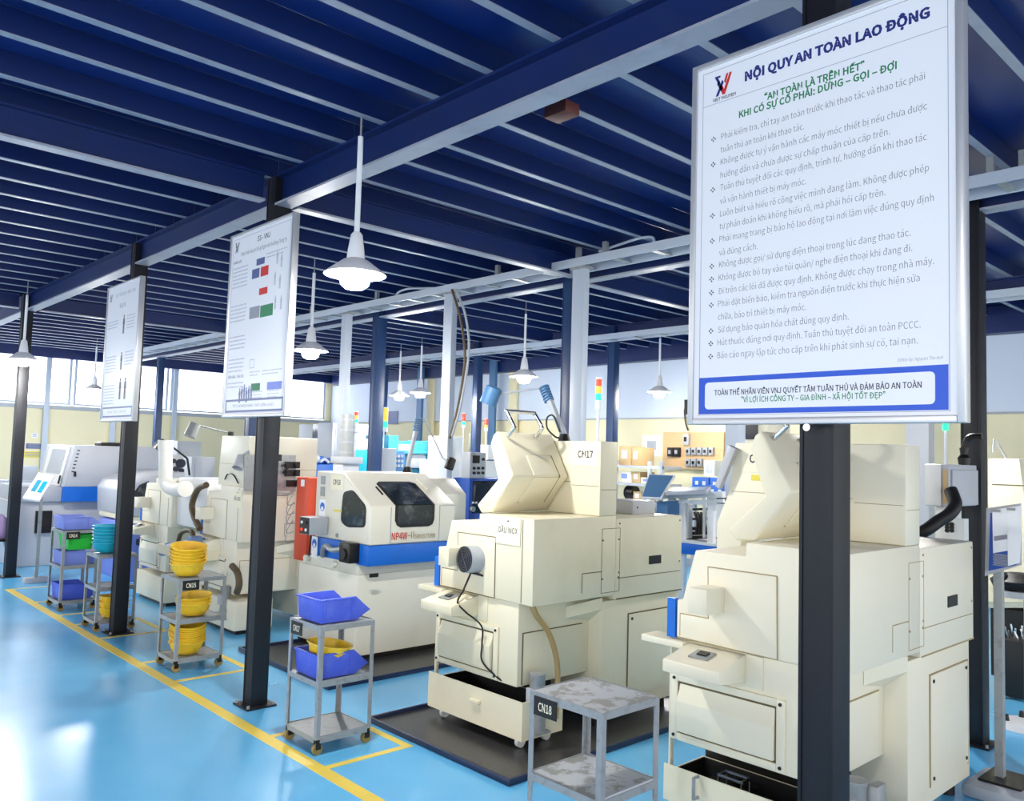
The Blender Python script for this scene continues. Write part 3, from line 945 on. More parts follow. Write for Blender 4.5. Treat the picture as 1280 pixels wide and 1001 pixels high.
# ------------------------------------------------------------------ hooded lathes (four of one kind)
def hooded_lathe(y0, code, label, m='cream', worn=True, tower_label=True, hood_dy=0.0, north=0.9, seam_m='seam', hood_on=True, tower_on=True, plate_y=.02, tower_x=.57):
    X = 3.4
    t = thing('hooded_lathe', (X, y0, 0), label, 'machine', 'hooded cream lathes')
    Q = lambda lx, ly, z: V(X + lx, y0 + ly, z)
    B = lambda mb, a, b, c, d, e, f: mb.box(X + a, X + b, y0 + c, y0 + d, e, f)
    # lower cabinet
    b = MB()
    B(b, 0.02, 0.64, 0.13, 0.865, 0.345, 0.829)
    B(b, 0.02, 0.05, 0.898, 0.912, 0.05, 0.829)
    base = b.build('base_cabinet', m, t, bevel=0.006)
    b = MB()
    b.prism([Q(0.64, 0.02, 0.09), Q(0.64, 0.02, 0.70), Q(0.48, 0.115, 0.70), Q(0.60, 0.02, 0.74), Q(0.56, 0.02, 0.829), Q(1.44, 0.02, 0.829), Q(1.44, 0.02, 0.09)][:1] + [Q(1.44, 0.02, 0.09), Q(1.44, 0.02, 0.795), Q(0.64, 0.02, 0.795)], V(0, 0.86, 0))
    b.build('rear_base', m, t, bevel=0.006)
    b = MB()
    b.prism([Q(0.44, 0.129, 0.829), Q(0.64, 0.022, 0.829), Q(0.64, 0.022, 0.70)], V(0, 0, 0.0001)) if False else None
    b.prism([Q(0.42, 0.128, 0.70), Q(0.64, 0.128, 0.66), Q(0.64, 0.02, 0.75)], V(0.0, 0.0, 0.07))
    b.build('gusset', m, t)
    b = MB(); B(b, 0.90, 1.40, 0.013, 0.02, 0.17, 0.69); f = b.build('side_panel', m, t, bevel=0.003)
    q = MB()
    for (a, c) in ((0.93, 0.66), (1.37, 0.66), (1.37, 0.20), (0.93, 0.20)):
        q.cyl(Q(a, 0.013, c), Q(a, 0.008, c), 0.009, n=10)
    q.build('panel_screw', 'dark', f)
    q = MB()
    q.box(X + .893, X + .90, y0 + .0145, y0 + .0196, .163, .697); q.box(X + .90, X + 1.407, y0 + .0145, y0 + .0196, .69, .697); q.box(X + 1.40, X + 1.407, y0 + .0145, y0 + .0196, .163, .69)
    q.build('panel_seam', seam_m, f)
    b = MB(); B(b, 0.06, 0.57, 0.122, 0.13, 0.36, 0.65); f = b.build('side_cover', m, t, bevel=0.003)
    q = MB()
    B(q, .055, .06, .124, .1295, .355, .655); B(q, .06, .575, .124, .1295, .65, .655)
    q.build('panel_seam', seam_m, f)
    for lx in (0.7, 1.35):
        for ly in (0.1, 0.78):
            MB().cyl(Q(lx, ly, 0.0), Q(lx, ly, 0.1), 0.035).build('levelling_foot', 'dark', t)
    b = MB(); B(b, 0.30, 0.63, 0.14, 0.85, 0.012 + 0.33, 0.3449); B(b, 0.31, 0.32, 0.14, 0.89, 0.03, 0.342); b.build('underside_dark_sheet', 'dark', t)  # dark sheets added to darken the opening under the cabinet
    # front chip door and its frame
    fr = MB()
    B(fr, 0.004, 0.02, 0.29, 0.33, 0.355, 0.665); B(fr, 0.004, 0.02, 0.852, 0.888, 0.355, 0.665)
    B(fr, 0.004, 0.02, 0.33, 0.852, 0.632, 0.665); B(fr, 0.004, 0.02, 0.33, 0.852, 0.355, 0.388)
    fr = fr.build('door_frame', m, t, bevel=0.003)
    q = MB()
    for ly in (.31, .87):
        for z in (.375, .645):
            q.cyl(Q(.004, ly, z), Q(-.001, ly, z), .008, n=10)
    q.build('frame_screw', 'dark', fr)
    b = MB(); B(b, 0.012, 0.02, 0.33, 0.852, 0.388, 0.632); b.build('door_gap', 'seam', fr)
    d = MB()
    d.prism([Q(0.013, 0.338, 0.398), Q(-0.012, 0.338, 0.40), Q(-0.018, 0.338, 0.545), Q(0.006, 0.338, 0.592), Q(0.013, 0.338, 0.626)], V(0, 0.505, 0))
    d.build('chip_door', m, fr, bevel=0.004)
    # upper housing
    west = [(0, .83), (0, 1.33), (.485, 1.33), (.485, 1.268), (.757, 1.268), (.827, 1.022), (.858, 1.02), (.858, .84)]
    b = MB().prism([Q(0, a, c) for a, c in west], V(0.735, 0, 0))
    up = b.build('upper_housing', m, t, bevel=0.006)
    q = MB().prism([Q(-.0012, a, c) for a, c in [(.68, 1.195), (.33, 1.195), (.325, .838), (.834, .846), (.834, .955), (.674, .956)]], V(-0.003, 0, 0))
    f = q.build('front_panel', m, up, bevel=0.001)
    q = MB()
    def seam(pts, w=0.0045, x=-0.0016):
        for (a0, c0), (a1, c1) in zip(pts, pts[1:]):
            q.bar(Q(x, a0, c0), Q(x, a1, c1), w, w, up=(1, 0, 0))
    pp = [(.683, 1.198), (.327, 1.198), (.322, .836)]
    seam(pp); seam([(.683, 1.198), (.677, .957), (.836, .957), (.836, .85)]); seam([(.092, 1.32), (.092, .84)], 0.003)
    seam([(.322, .836), (.85, .842)], 0.005)
    q.build('panel_seam', seam_m, up)
    q = MB()
    B(q, 0.20, 0.732, 0.6, 0.8, 1.1, 1.262) if False else None
    # south face detail
    s = MB()
    for a, c0, c1 in ((.60, .855, 1.25), (.775, .855, 1.25)):
        s.box(X + a, X + a + .003, y0 - .0012, y0 + .001, c0, c1)
    s.box(X + .60, X + .775, y0 - .0012, y0 + .001, 1.25, 1.253); s.box(X + .60, X + .775, y0 - .0012, y0 + .001, .852, .855)
    s.box(X + .42, X + .60, y0 - .0012, y0 + .001, .985, .99) ; s.box(X + .42, X + .425, y0 - .0012, y0 + .001, .87, .985)
    for a in (.61, .765):
        for c in (.94, 1.18):
            s.cyl(Q(a, 0, c), Q(a, -.003, c), .006, n=8)
    s.build('side_seam', seam_m, up)
    # connection duct protruding from the front
    b = MB(); B(b, -0.15, -0.004, 0.59, 0.69, 1.0, 1.115); b.build('connection_duct', m, t, bevel=0.004)
    if not tower_on:
        north = None
    # tower
    if tower_on:
        tw = [(0.0, 1.331), (0.0, 1.80), (north, 1.80), (north + .035, 1.54), (north + .11, 1.36), (north + .11, 1.20), (.86, 1.20), (.86, 1.331)] if north > .8 else [(0.0, 1.331), (0.0, 1.80), (north, 1.80), (north + .035, 1.54), (north + .05, 1.331)]
        b = MB().prism([Q(tower_x, a, c) for a, c in tw], V(0.735 - tower_x, 0, 0))
        tower = b.build('tower', m, t, bevel=0.006)
        s = MB()
        B(s, tower_x - .0015, tower_x, .012, .24, 1.515, 1.518); B(s, tower_x + .01, .735, -.0012, .001, 1.494, 1.497); B(s, tower_x - .002, tower_x, .25, north + .02, 1.535, 1.538)
        s.build('tower_seam', seam_m, tower)
        if code and tower_label:
            b = MB(); B(b, .5665, .5695, plate_y, plate_y + .216, 1.645, 1.798); lp = b.build('number_plate', 'label', tower)
            q = MB(); put_text(q, code, Q(.566, plate_y + .216, 1.645), U_, W_, .045, .175, .05, .042, bold=.01); q.build('plate_lettering', 'ink_dark', lp)
    # rear cabinet
    b = MB(); B(b, .737, 1.45, 0.0, .72, .80, 1.312); rc = b.build('rear_cabinet', m, t, bevel=0.008)
    b = MB(); B(b, 1.08, 1.21, -.004, .0, 1.0, 1.055); b.build('vent_slot', 'black', rc)
    s = MB(); B(s, .76, 1.43, -.0014, .001, .932, .936); B(s, .75, 1.45, -.0014, .001, .80, .808)
    for (a, c) in ((.77, .97), (1.42, 1.0), (1.42, 1.28), (.77, 1.28)):
        s.cyl(Q(a, 0, c), Q(a, -.003, c), .006, n=8)
    s.build('cabinet_screw_line', seam_m, rc)
    # sliding hood
    if hood_on:
        hp = [(.42, 1.845), (.345, 1.72), (.262, 1.57), (.45, 1.337), (.55, 1.327), (.592, 1.375), (.402, 1.545), (.482, 1.765), (.455, 1.825)]
        hp = [(a + hood_dy, c) for a, c in hp]
        b = MB().prism([Q(.067, a, c) for a, c in hp], V(.49, 0, 0))
        hood = b.build('sliding_hood', 'hood', t, bevel=0.012, seg=3)
        # raised chevron panel on the hood
        def on(a, v):      # point on the hood's south surface: a along x, v = z
            if v > 1.57:
                k = (v - 1.57) / .15
                ly = .262 + .083 * k
            else:
                k = (1.57 - v) / .233
                ly = .262 + .188 * k
            return Q(a, ly + hood_dy, v)
        b = MB()
        for (z0, z1) in ((1.575, 1.70), (1.40, 1.565)):
            pts = [on(.245, z0), on(.47, z0), on(.455 if z1 > 1.6 else .47, z1), on(.235 if z1 > 1.6 else .245, z1)]
            b.prism(pts, V(0, -.008, 0.003 if z1 > 1.6 else -.004))
        b.build('hood_panel', 'hood', hood, bevel=0.004)
        q = MB()
        off = V(0, -.004, 0)
        loop = [on(.235, 1.70), on(.46, 1.70), on(.475, 1.57), on(.475, 1.40), on(.24, 1.40)]
        for p0_, p1_ in zip(loop, loop[1:]):
            q.bar(p0_ + off, p1_ + off, .005)
        q.build('hood_seam', seam_m, hood)
        b = MB().tube([Q(.13, .39 + hood_dy, 1.81), Q(.13, .335 + hood_dy, 1.86), Q(.13, .335 + hood_dy, 1.88), Q(.13, .40 + hood_dy, 1.965), Q(.145, .402 + hood_dy, 1.972),
                       Q(.36, .402 + hood_dy, 1.972), Q(.375, .40 + hood_dy, 1.965), Q(.375, .335 + hood_dy, 1.885), Q(.375, .335 + hood_dy, 1.865), Q(.375, .39 + hood_dy, 1.81)], .012, n=10, smooth=4)
        b.build('hood_handle', 'chrome', hood, smooth=True)
    # operator shelf
    b = MB()
    b.prism([Q(0.018, .487, .826), Q(-.20, .487, .777), Q(-.20, .487, .722), Q(0.018, .487, .70)], V(0, .305, 0))
    sh = b.build('operator_box', m, t, bevel=0.004)
    a0, a1 = Q(-.13, .60, .7945), Q(-.05, .60, .8125)
    q = MB().prism([a0, a1, a1 + V(0, .10, 0), a0 + V(0, .10, 0)], V(-.002, 0, .006)); q.build('switch_plate', 'galv', sh)
    q = MB().prism([a0 + V(.025, .02, .0118), a1 + V(-.02, .02, .003), a1 + V(-.02, .07, .003), a0 + V(.025, .07, .0118)], V(-.002, 0, .006)); q.build('switch', 'dark', sh)
    b = MB(); B(b, .012, .02, .40, .487, .682, .828); b.build('mount_plate', m, t, bevel=.002)
    b = MB(); B(b, .0, .03, .868, .915, .835, 1.022); b.build('blue_strip', 'np_blue', t)
    b = MB(); B(b, -.03, .10, .80, 1.05, .795, .826); b.build('end_shelf', m, t, bevel=.003)
    return t


o17 = hooded_lathe(3.43, 'CN17', 'cream hooded lathe with chrome hood handle and round black fan, front centre')
o18 = hooded_lathe(1.57, 'CN18', 'large cream hooded lathe at right, partly behind the nearest column', m='cream_clean', hood_dy=0.03, seam_m='seam_pale', plate_y=.64)
o15 = hooded_lathe(7.19, None, 'cream lathe behind the second sign column with grey tool panel on its side', m='cream_hazed', hood_on=False, seam_m='seam_pale', tower_x=.03, north=.58)
o14 = hooded_lathe(8.86, None, 'cream lathe carrying a fat white elbow pipe, behind the yellow basket cart', m='cream_hazed', hood_on=False, tower_on=False, seam_m='seam_pale')


def child_label(root, txt, ly0, ly1, z0, z1, y0, seam_m='ink_pale'):
    f = MB().box(3.4 - .006, 3.4 - .0035, y0 + ly0, y0 + ly1, z0, z1).build('name_card', 'label', root)
    q = MB(); put_text(q, txt, V(3.4 - .0062, y0 + ly1, z0), U_, W_, .025, (ly1 - ly0) - .025, (z1 - z0) * .42, .034, bold=.006); q.build('card_lettering', 'ink_dark', f)
    MB().cyl((3.4 - .006, y0 + (ly0 + ly1) / 2, z1 - .02), (3.4 - .009, y0 + (ly0 + ly1) / 2, z1 - .02), .005, n=10).build('card_pin', 'dark', f)

child_label(o17, 'DẦU INOX', .108, .322, 1.166, 1.324, 3.43)
child_label(o15, 'DẦU INOX', .02, .20, 1.14, 1.30, 7.19)
child_label(o14, 'DẦU INOX', .02, .20, 1.14, 1.30, 8.86)
# yellow sticker and white flap at CN18's tower
f = MB().prism([(3.4 + .568, 1.57 + .70, 1.60), (3.4 + .568, 1.57 + .80, 1.60), (3.4 + .568, 1.57 + .80, 1.63), (3.4 + .568, 1.57 + .70, 1.63)], V(-.001, 0, 0)).build('yellow_sticker', 'yellow_note', o18)
m = MB().prism([at(924, 561, 'x', 3.95), at(914, 556, 'x', 3.95), at(898, 607, 'x', 3.95), at(903, 611, 'x', 3.95)], V(-.035, 0.0, 0))
w = tag(m.build('document_flap', 'pale_grey', bevel=.003), 'pale grey tilted board leaning on the left of the right-hand hooded lathe', 'board')

# fan on the front centre lathe
t = thing('cooling_fan', (3.36, 3.90, 1.0), 'round fan with black wire grille clipped to the front of the centre lathe', 'fan')
fa = V(-1, 0.10, 0.05).normalized()
fc = V(3.31, 3.935, 1.052)
MB().cyl(fc - fa * 0.095, fc, .082, n=32).build('housing', 'grey', t, smooth=True)
g = MB()
qz = Vector((0, 0, 1)).rotation_difference(fa)
for r_ in (.02, .035, .05, .065, .078):
    g.tube([fc + fa * .008 + qz @ V(r_ * math.cos(a * math.pi / 12), r_ * math.sin(a * math.pi / 12), 0) for a in range(25)], .0017, n=5, smooth=0)
for k in range(4):
    a = k * math.pi / 2 + .5
    g.bar(fc + fa * .01, fc + fa * .01 + qz @ V(.08 * math.cos(a), .08 * math.sin(a), 0), .004, .003)
g.build('grille', 'ink_grey', t)
MB().cyl(fc, fc + fa * .004, .078, n=32).build('fan_back', 'black', t)
MB().bar(fc - fa * .05 - V(0, 0, .08), V(3.402, 3.86, .955), .02, .012).build('clip', 'black', t)
MB().tube([fc - fa * .05 - V(0, 0, .08), (3.30, 3.92, .88), (3.34, 3.97, .86), (3.26, 3.93, .80), (3.30, 3.90, .74), (3.37, 3.83, .66), (3.37, 3.82, .55), (3.37, 3.81, .45), (3.42, 3.70, .36), (3.46, 3.62, .33)], .006, n=6).build('power_cord', 'black', t, smooth=True)

# tall signal towers
def signal_tower(x, y, z0, zl, label, n_lens=3, r=.022, h=.055, mats=('lit_green', 'lit_amber', 'lit_red')):
    t = thing('signal_tower', (x, y, z0), label, 'signal light', 'stack lights')
    MB().cyl((x, y, z0), (x, y, zl), .009, n=10).build('pole', 'lamp_white', t, smooth=True)
    MB().cyl((x, y, zl), (x, y, zl + .06), r, n=16).build('base_ring', 'lamp_white', t, smooth=True)
    z = zl + .06
    for k in range(n_lens):
        MB().cyl((x, y, z + .002), (x, y, z + h), r, n=16).build('lens', mats[k], t, smooth=True)
        z += h + .002
    MB().cyl((x, y, z), (x, y, z + .012), r * .9, n=16).build('cap', 'lamp_white', t, smooth=True)
    return t

p_ = at(747, 549, 'x', 4.05)
signal_tower(4.05, p_.y, 1.80, at(747, 512, 'x', 4.05).z, 'red, amber and green signal tower on the front centre lathe', h=.044, r=.02)

# desk lamps with arms
def arm_lamp(pts, head, hd, label, m='grey', head_m='deepblue', r=.018, hr=.06, hl=.13, bell=None, group='machine work lamps'):
    t = thing('work_lamp', pts[0], label, 'lamp', group)
    MB().cyl(V(*pts[0]) + V(0, 0, .0), V(*pts[0]) + V(0, 0, .05), .045, .03).build('mount', 'dark', t, smooth=True)
    a = MB().bar(V(*pts[0]) + V(0, 0, .04), pts[1], r * 2).build('lower_arm', m, t, bevel=.003)
    j = MB()
    d = (V(*pts[1]) - V(*pts[0])).normalized()
    for k in range(6):
        j.cyl(V(*pts[1]) - d * (.11 - .02 * k), V(*pts[1]) - d * (.098 - .02 * k), r * 2.0, n=14)
    j.build('joint_bellows', bell or head_m, t, smooth=True)
    MB().tube([pts[1]] + list(pts[2:]) + [head], .007, n=8, smooth=0).build('upper_rod', 'grey', t, smooth=True)
    hd = V(*hd).normalized()
    h = V(*head)
    MB().lathe([(hr * .55, -hl * .5), (hr * .95, -hl * .42), (hr, hl * .5), (hr * .92, hl * .5), (hr * .85, -hl * .3)], h, hd, n=24).build('lamp_head', head_m, t, smooth=True)
    return t

E17 = 3.86
q1 = at(705, 549, 'x', 4.05); q2 = at(680, 484, 'x', 4.05); q3 = at(614, 494, 'x', 3.75)
arm_lamp([(q1.x, q1.y, 1.80), tuple(q2)], tuple(q3), (-.2, .35, -1), 'blue-headed work lamp with ribbed joint above the front centre lathe', head_m='steel_blue')
m = MB().tube([(q1.x - .03, q1.y + .02, 1.82), at(693, 545, 'x', 3.98), at(684, 535, 'x', 3.98), at(684, 522, 'x', 3.98), at(692, 520, 'x', 4.0), at(700, 540, 'x', 4.02)], .006)
tag(m.build('lamp_cable', 'black', smooth=True), 'black looped cable at the foot of the blue-headed work lamp', 'cable')
# black lamp head above the right lathe
m = MB().lathe([(.02, .10), (.055, .09), (.06, -.08), (.05, -.09)], (4.0, 1.95, 1.90), (.15, 0, 1), n=24)
tag(m.build('spot_lamp', 'black', smooth=True), 'black lamp head just right of the nearest column above the right lathe', 'lamp')

# ------------------------------------------------------------------ chip tanks, drip trays, pumps under the lathes
def chip_tank(y0, label, handle, zt=.262):
    X = 3.4
    t = thing('chip_tank', (X, y0 + .46, 0.04), label, 'tank', 'wheeled chip tanks')
    B = lambda mb, a, b, c, d, e, f: mb.box(X + a, X + b, y0 + c, y0 + d, e, f)
    b = MB()
    B(b, -.035, -.028, .02, .895, .075, zt + .02); B(b, -.028, .30, .02, .027, .075, zt + .02); B(b, -.028, .30, .888, .895, .075, zt - .02)
    B(b, .293, .30, .027, .888, .075, zt - .02); B(b, -.028, .293, .027, .888, .075, .082)
    b.build('tank_body', 'cream', t)
    b = MB()
    B(b, -.027, .292, .028, .887, .12, .124)
    B(b, .288, .2925, .028, .887, .124, zt - .022); B(b, -.0275, .288, .882, .887, .124, zt - .022); B(b, -.0275, .288, .0275, .031, .124, zt - .01)
    b.build('oily_lining', 'black', t)
    for ly in (.10, .80):
        for lx in (.03, .24):
            q = MB(); B(q, lx - .02, lx + .02, ly - .02, ly + .02, .068, .075); B(q, lx - .003, lx + .003, ly + .014, ly + .02, .045, .068)
            c = q.build('caster', 'cream', t)
            MB().cyl((X + lx, y0 + ly - .014, .0455), (X + lx, y0 + ly + .012, .0455), .032, n=20).build('wheel', 'white', c, smooth=True)
    if handle == 'pad':
        b = MB(); B(b, -.06, -.035, .38, .46, .20, .225); b.build('pull_handle', 'cream', t, bevel=.004)
    else:
        b = MB().tube([(X - .035, y0 + .70, .235), (X - .07, y0 + .70, .235), (X - .07, y0 + .70, .14), (X - .035, y0 + .70, .14)], .009, smooth=0)
        b.build('pull_handle', 'galv', t)
    return t

chip_tank(3.43, 'cream wheeled chip tank under the front centre lathe', 'pad', .272)
chip_tank(1.57, 'cream wheeled chip tank under the right lathe with upright bar handle', 'bar', .222)
m = MB().tube([(3.41, 2.19, .18), (3.41, 2.19, .255), (3.41, 2.07, .255), (3.41, 2.07, .18)], .008, smooth=0)
m.tube([(3.48, 2.19, .18), (3.48, 2.19, .255), (3.48, 2.07, .255), (3.48, 2.07, .18)], .008, smooth=0)
m.bar((3.41, 2.19, .255), (3.48, 2.19, .255), .012); m.bar((3.41, 2.07, .255), (3.48, 2.07, .255), .012)
tag(m.build('strainer_frame', 'chrome'), 'small bright square frame standing in the open chip tank of the right lathe', 'frame')


def pump(x, y, z, h, label, r=.045, box=False):
    t = thing('coolant_pump', (x, y, z), label, 'pump', 'coolant pumps')
    MB().box(x - .06, x + .06, y - .06, y + .06, z, z + .012).build('flange_plate', 'galv', t)
    MB().lathe([(r * 1.1, .012), (r * 1.1, h * .3), (r * .95, h * .32), (r * .95, h * .9), (r * 1.02, h * .92), (r * 1.02, h * .98), (r * .6, h)], (x, y, z)).build('motor_body', 'pump', t, smooth=True)
    MB().box(x - r - .012, x - r + .008, y - .03, y + .03, z + h * .45, z + h * .75).build('rating_plate', 'pale_grey', t)
    if box:
        MB().box(x + r * .2, x + r * 2.0, y - r * 1.8, y - r * .8, z + h * .35, z + h * .95).build('terminal_box', 'pump', t, bevel=.012)
    else:
        MB().cyl((x - r * 1.6, y + .02, z + .05), (x - r * .8, y + .02, z + .05), .02).build('outlet', 'pump', t, smooth=True)
    return t

pump(3.50, 3.47, .10, .34, 'silver coolant pump standing behind the foreground cart, by the centre lathe', .048)
pump(3.52, 1.60, .09, .30, 'grey coolant pump with terminal box, right of the nearest column foot', .05, True)
m = MB().tube([(3.47, 3.50, .828), (3.50, 3.49, .76), (3.58, 3.47, .66), (3.63, 3.45, .52), (3.64, 3.44, .38), (3.63, 3.44, .16)], .017, n=10)
m.build('drain_hose', 'hose_clear', o17, smooth=True)


def drip_tray(x0, x1, y0, y1, label):
    t = thing('drip_tray', ((x0 + x1) / 2, (y0 + y1) / 2, 0), label, 'tray', 'black drip trays')
    MB().box(x0 + .02, x1 - .02, y0 + .02, y1 - .02, .003, .012).build('tray_floor', 'dark_tray', t)
    r = MB()
    r.box(x0, x0 + .02, y0, y1, .001, .035); r.box(x1 - .02, x1, y0, y1, .001, .035); r.box(x0 + .02, x1 - .02, y0, y0 + .02, .001, .035); r.box(x0 + .02, x1 - .02, y1 - .02, y1, .001, .035)
    r.build('tray_rim', 'navy_rim', t, bevel=.002)

drip_tray(3.01, 5.0, 3.17, 4.48, 'black drip tray with navy rim under the front centre lathe')
drip_tray(3.17, 5.2, 5.22, 6.66, 'black drip tray with navy rim under the blue band machine')

# ------------------------------------------------------------------ blue band machine
Xn = 3.7
t = NP = thing('swiss_lathe', (Xn, 5.6, 0), 'white lathe with broad blue band, dark windows and red lettering, behind the blue bin cart', 'machine')
B = lambda mb, a, b, c, d, e, f: mb.box(a, b, c, d, e, f)
b = MB()
b.prism([(3.70, 5.72, .06), (5.0, 5.72, .06), (5.0, 5.72, .70), (3.70, 5.72, .70)], V(0, 0.94, 0))
base = b.build('base_cabinet', 'np_white', t, bevel=.008)
b = MB(); b.box(3.74, 4.9, 5.8, 6.7, .0, .06); b.build('plinth', 'dark', t)
b = MB()
b.prism([(3.70, 5.72, .70), (3.70, 5.74, .80), (3.70, 6.45, .80), (3.70, 6.65, .70)], V(1.2, 0, 0))
b.build('bed', 'np_white', t, bevel=.01)
b = MB().box(3.70, 4.72, 5.585, 6.42, .785, .948); b.build('blue_band', 'np_blue', t, bevel=.006)
prof = [(5.57, .95), (5.57, 1.262), (6.0, 1.505), (6.43, 1.512), (6.43, .95)]
b = MB().prism([(3.70, a, c) for a, c in prof], V(.86, 0, 0))
hood = b.build('enclosure', 'np_white', t, bevel=.014, seg=3)
b = MB().prism([(4.562, a, c) for a, c in [(5.82, .95), (5.82, 1.33), (6.0, 1.465), (6.43, 1.465), (6.43, .95)]], V(.33, 0, 0)); b.build('rear_enclosure', 'np_white', t, bevel=.014)
# door outline on the south face
s = MB()
s.box(3.893, 3.897, 5.5665, 5.57, .962, 1.25); s.box(4.388, 4.392, 5.5665, 5.57, .962, 1.255); s.box(3.897, 4.388, 5.5665, 5.57, .958, .962); s.box(4.39, 4.555, 5.5665, 5.57, 1.25, 1.254)
s.build('door_seam', 'ink_pale', hood)


def slope(x, k):        # k 0..1 up the sloping front
    return V(x, 5.57 + .43 * k, 1.262 + .243 * k)


def win(pts, nrm, name, grow=.022):
    pts = [V(*p) for p in pts]
    c = sum(pts, V(0, 0, 0)) / len(pts)
    fr = MB().prism([p + (p - c).normalized() * grow for p in pts], nrm * .006)
    f = fr.build('window_frame', 'black', hood, bevel=.003)
    MB().prism([p + nrm * .005 for p in pts], nrm * .003).build('window_pane', 'glass', f)


def rounded(pts, r=.045, k=4):
    out = []
    n_ = len(pts)
    for i in range(n_):
        a, b_, c = V(*pts[i - 1]), V(*pts[i]), V(*pts[(i + 1) % n_])
        p0 = b_ + (a - b_).normalized() * r
        p1 = b_ + (c - b_).normalized() * r
        for j in range(k + 1):
            u = j / k
            out.append((1 - u) ** 2 * p0 + 2 * u * (1 - u) * b_ + u * u * p1)
    return out

win(rounded([(3.70, 5.985, 1.12), (3.70, 5.965, 1.335), (3.70, 5.84, 1.355), (3.70, 5.655, 1.25), (3.70, 5.655, 1.10), (3.70, 5.90, 1.09)], .035), V(-1, 0, 0), 'w1')
lo_ = rounded([(3.955, 5.57, 1.262), (3.955, 5.57, 1.105), (4.31, 5.57, 1.105), (4.31, 5.57, 1.262)], .06)
lo_ = [p for p in lo_]
low = [V(3.955, 5.57, 1.262)] + [p for p in lo_ if p.z < 1.2] + [V(4.31, 5.57, 1.262)]
ns = V(0, -.243, .43).normalized()
up_ = [slope(3.955, 0), slope(4.31, 0), slope(4.31, .62), slope(4.27, .66), slope(3.99, .66), slope(3.955, .62)]
nf = V(0, -1, 0)
mid = V(0, -.72, .22)
fr = MB()
fr.prism([V(3.933, 5.57, 1.262), V(3.933, 5.57, 1.14), V(3.955, 5.57, 1.10), V(3.99, 5.57, 1.083), V(4.275, 5.57, 1.083), V(4.315, 5.57, 1.10), V(4.332, 5.57, 1.14), V(4.332, 5.57, 1.262)], nf * .006)
fr.prism([slope(3.933, 0), slope(4.332, 0), slope(4.332, .66), slope(4.29, .72), slope(3.97, .72), slope(3.933, .66)], ns * .006)
f = fr.build('window_frame', 'black', hood)
fr = MB()
fr.prism([p + nf * .005 for p in low], nf * .003)
fr.prism([p + ns * .005 for p in up_], ns * .003)
fr.build('window_pane', 'glass', f)
q = MB(); put_text(q, 'NP4W', V(3.906, 5.5655, .985), V(1, 0, 0), W_, 0, .155, 0, .058, bold=.005); q.build('red_lettering', 'ink_red', hood)
q = MB(); put_text(q, '-II', V(4.068, 5.5655, .988), V(1, 0, 0), W_, 0, .06, .004, .056); put_text(q, 'SWISS TURN', V(4.135, 5.5655, .988), V(1, 0, 0), W_, 0, .21, 0, .034); q.build('grey_lettering', 'rust', hood)
b = MB()
b.bar(slope(4.39, .45) + ns * .012, slope(4.39, .78) + ns * .012, .025, .02); b.build('door_handle', 'np_white', hood, bevel=.003)
b = MB().bar(slope(3.90, .32) + ns * .004, slope(3.90, .56) + ns * .004, .012, .008); b.build('slot', 'black', hood)
b = MB().box(3.694, 3.698, 5.985, 6.18, 1.363, 1.495); lp = b.build('number_plate', 'label', hood)
q = MB(); put_text(q, 'CN16', V(3.6935, 6.18, 1.363), U_, W_, .04, .155, .045, .04, bold=.01); q.build('plate_lettering', 'ink_dark', lp)
for z0, z1, mm in ((1.40, 1.47, 'galv'), (1.30, 1.38, 'galv')):
    MB().box(3.694, 3.698, 6.28, 6.345, z0, z1).build('data_plate', mm, hood)
def round_badge(y, z, r, parent, x=3.694):
    c = V(x, y, z)
    f = MB().box(x, x + .003, y - .05, y + .05, z - .12, z + .06).build('notice_card', 'paper', parent)
    MB().cyl(c, c - V(.001, 0, 0), r, n=20).build('blue_disc', 'np_blue', f)
    q = MB()
    q.prism([c + V(-.0012, a, b_) for a, b_ in ((-.02, -.03), (.02, -.03), (.016, .0), (-.016, .0))], V(-.0004, 0, 0))
    q.build('head_symbol', 'paper', f)
round_badge(6.30, 1.21, .037, hood)
round_badge(6.40, .89, .037, t, 3.69)
MB().box(3.694, 3.698, 5.99, 6.12, 1.185, 1.20).build('yellow_tape', 'yellow_note', hood)
b = MB().cyl((3.70, 6.05, .99), (3.692, 6.05, .99), .018); b.build('lock', 'galv', hood)
# small motor at the front of the blue band
b = MB().box(3.60, 3.70, 5.70, 5.86, .80, .96); b.build('drive_motor', 'dark', t, bevel=.012)
b = MB().cyl((3.60, 5.78, .87), (3.585, 5.78, .87), .045); b.build('motor_boss', 'black', t, smooth=True)
b = MB().tube([(3.64, 5.86, .90), (3.62, 6.0, .88), (3.63, 6.1, .90), (3.66, 6.2, .86), (3.69, 6.25, .80)], .022); b.build('conduit', 'galv', t, smooth=True)
for y in (6.05, 6.5):
    MB().cyl((3.69, y, .755), (3.66, y, .755), .028).build('knob', 'np_white', t, smooth=True)
b = MB().box(3.72, 3.80, 5.575, 5.584, .70, .73); b.build('rating_plate', 'dark', t)
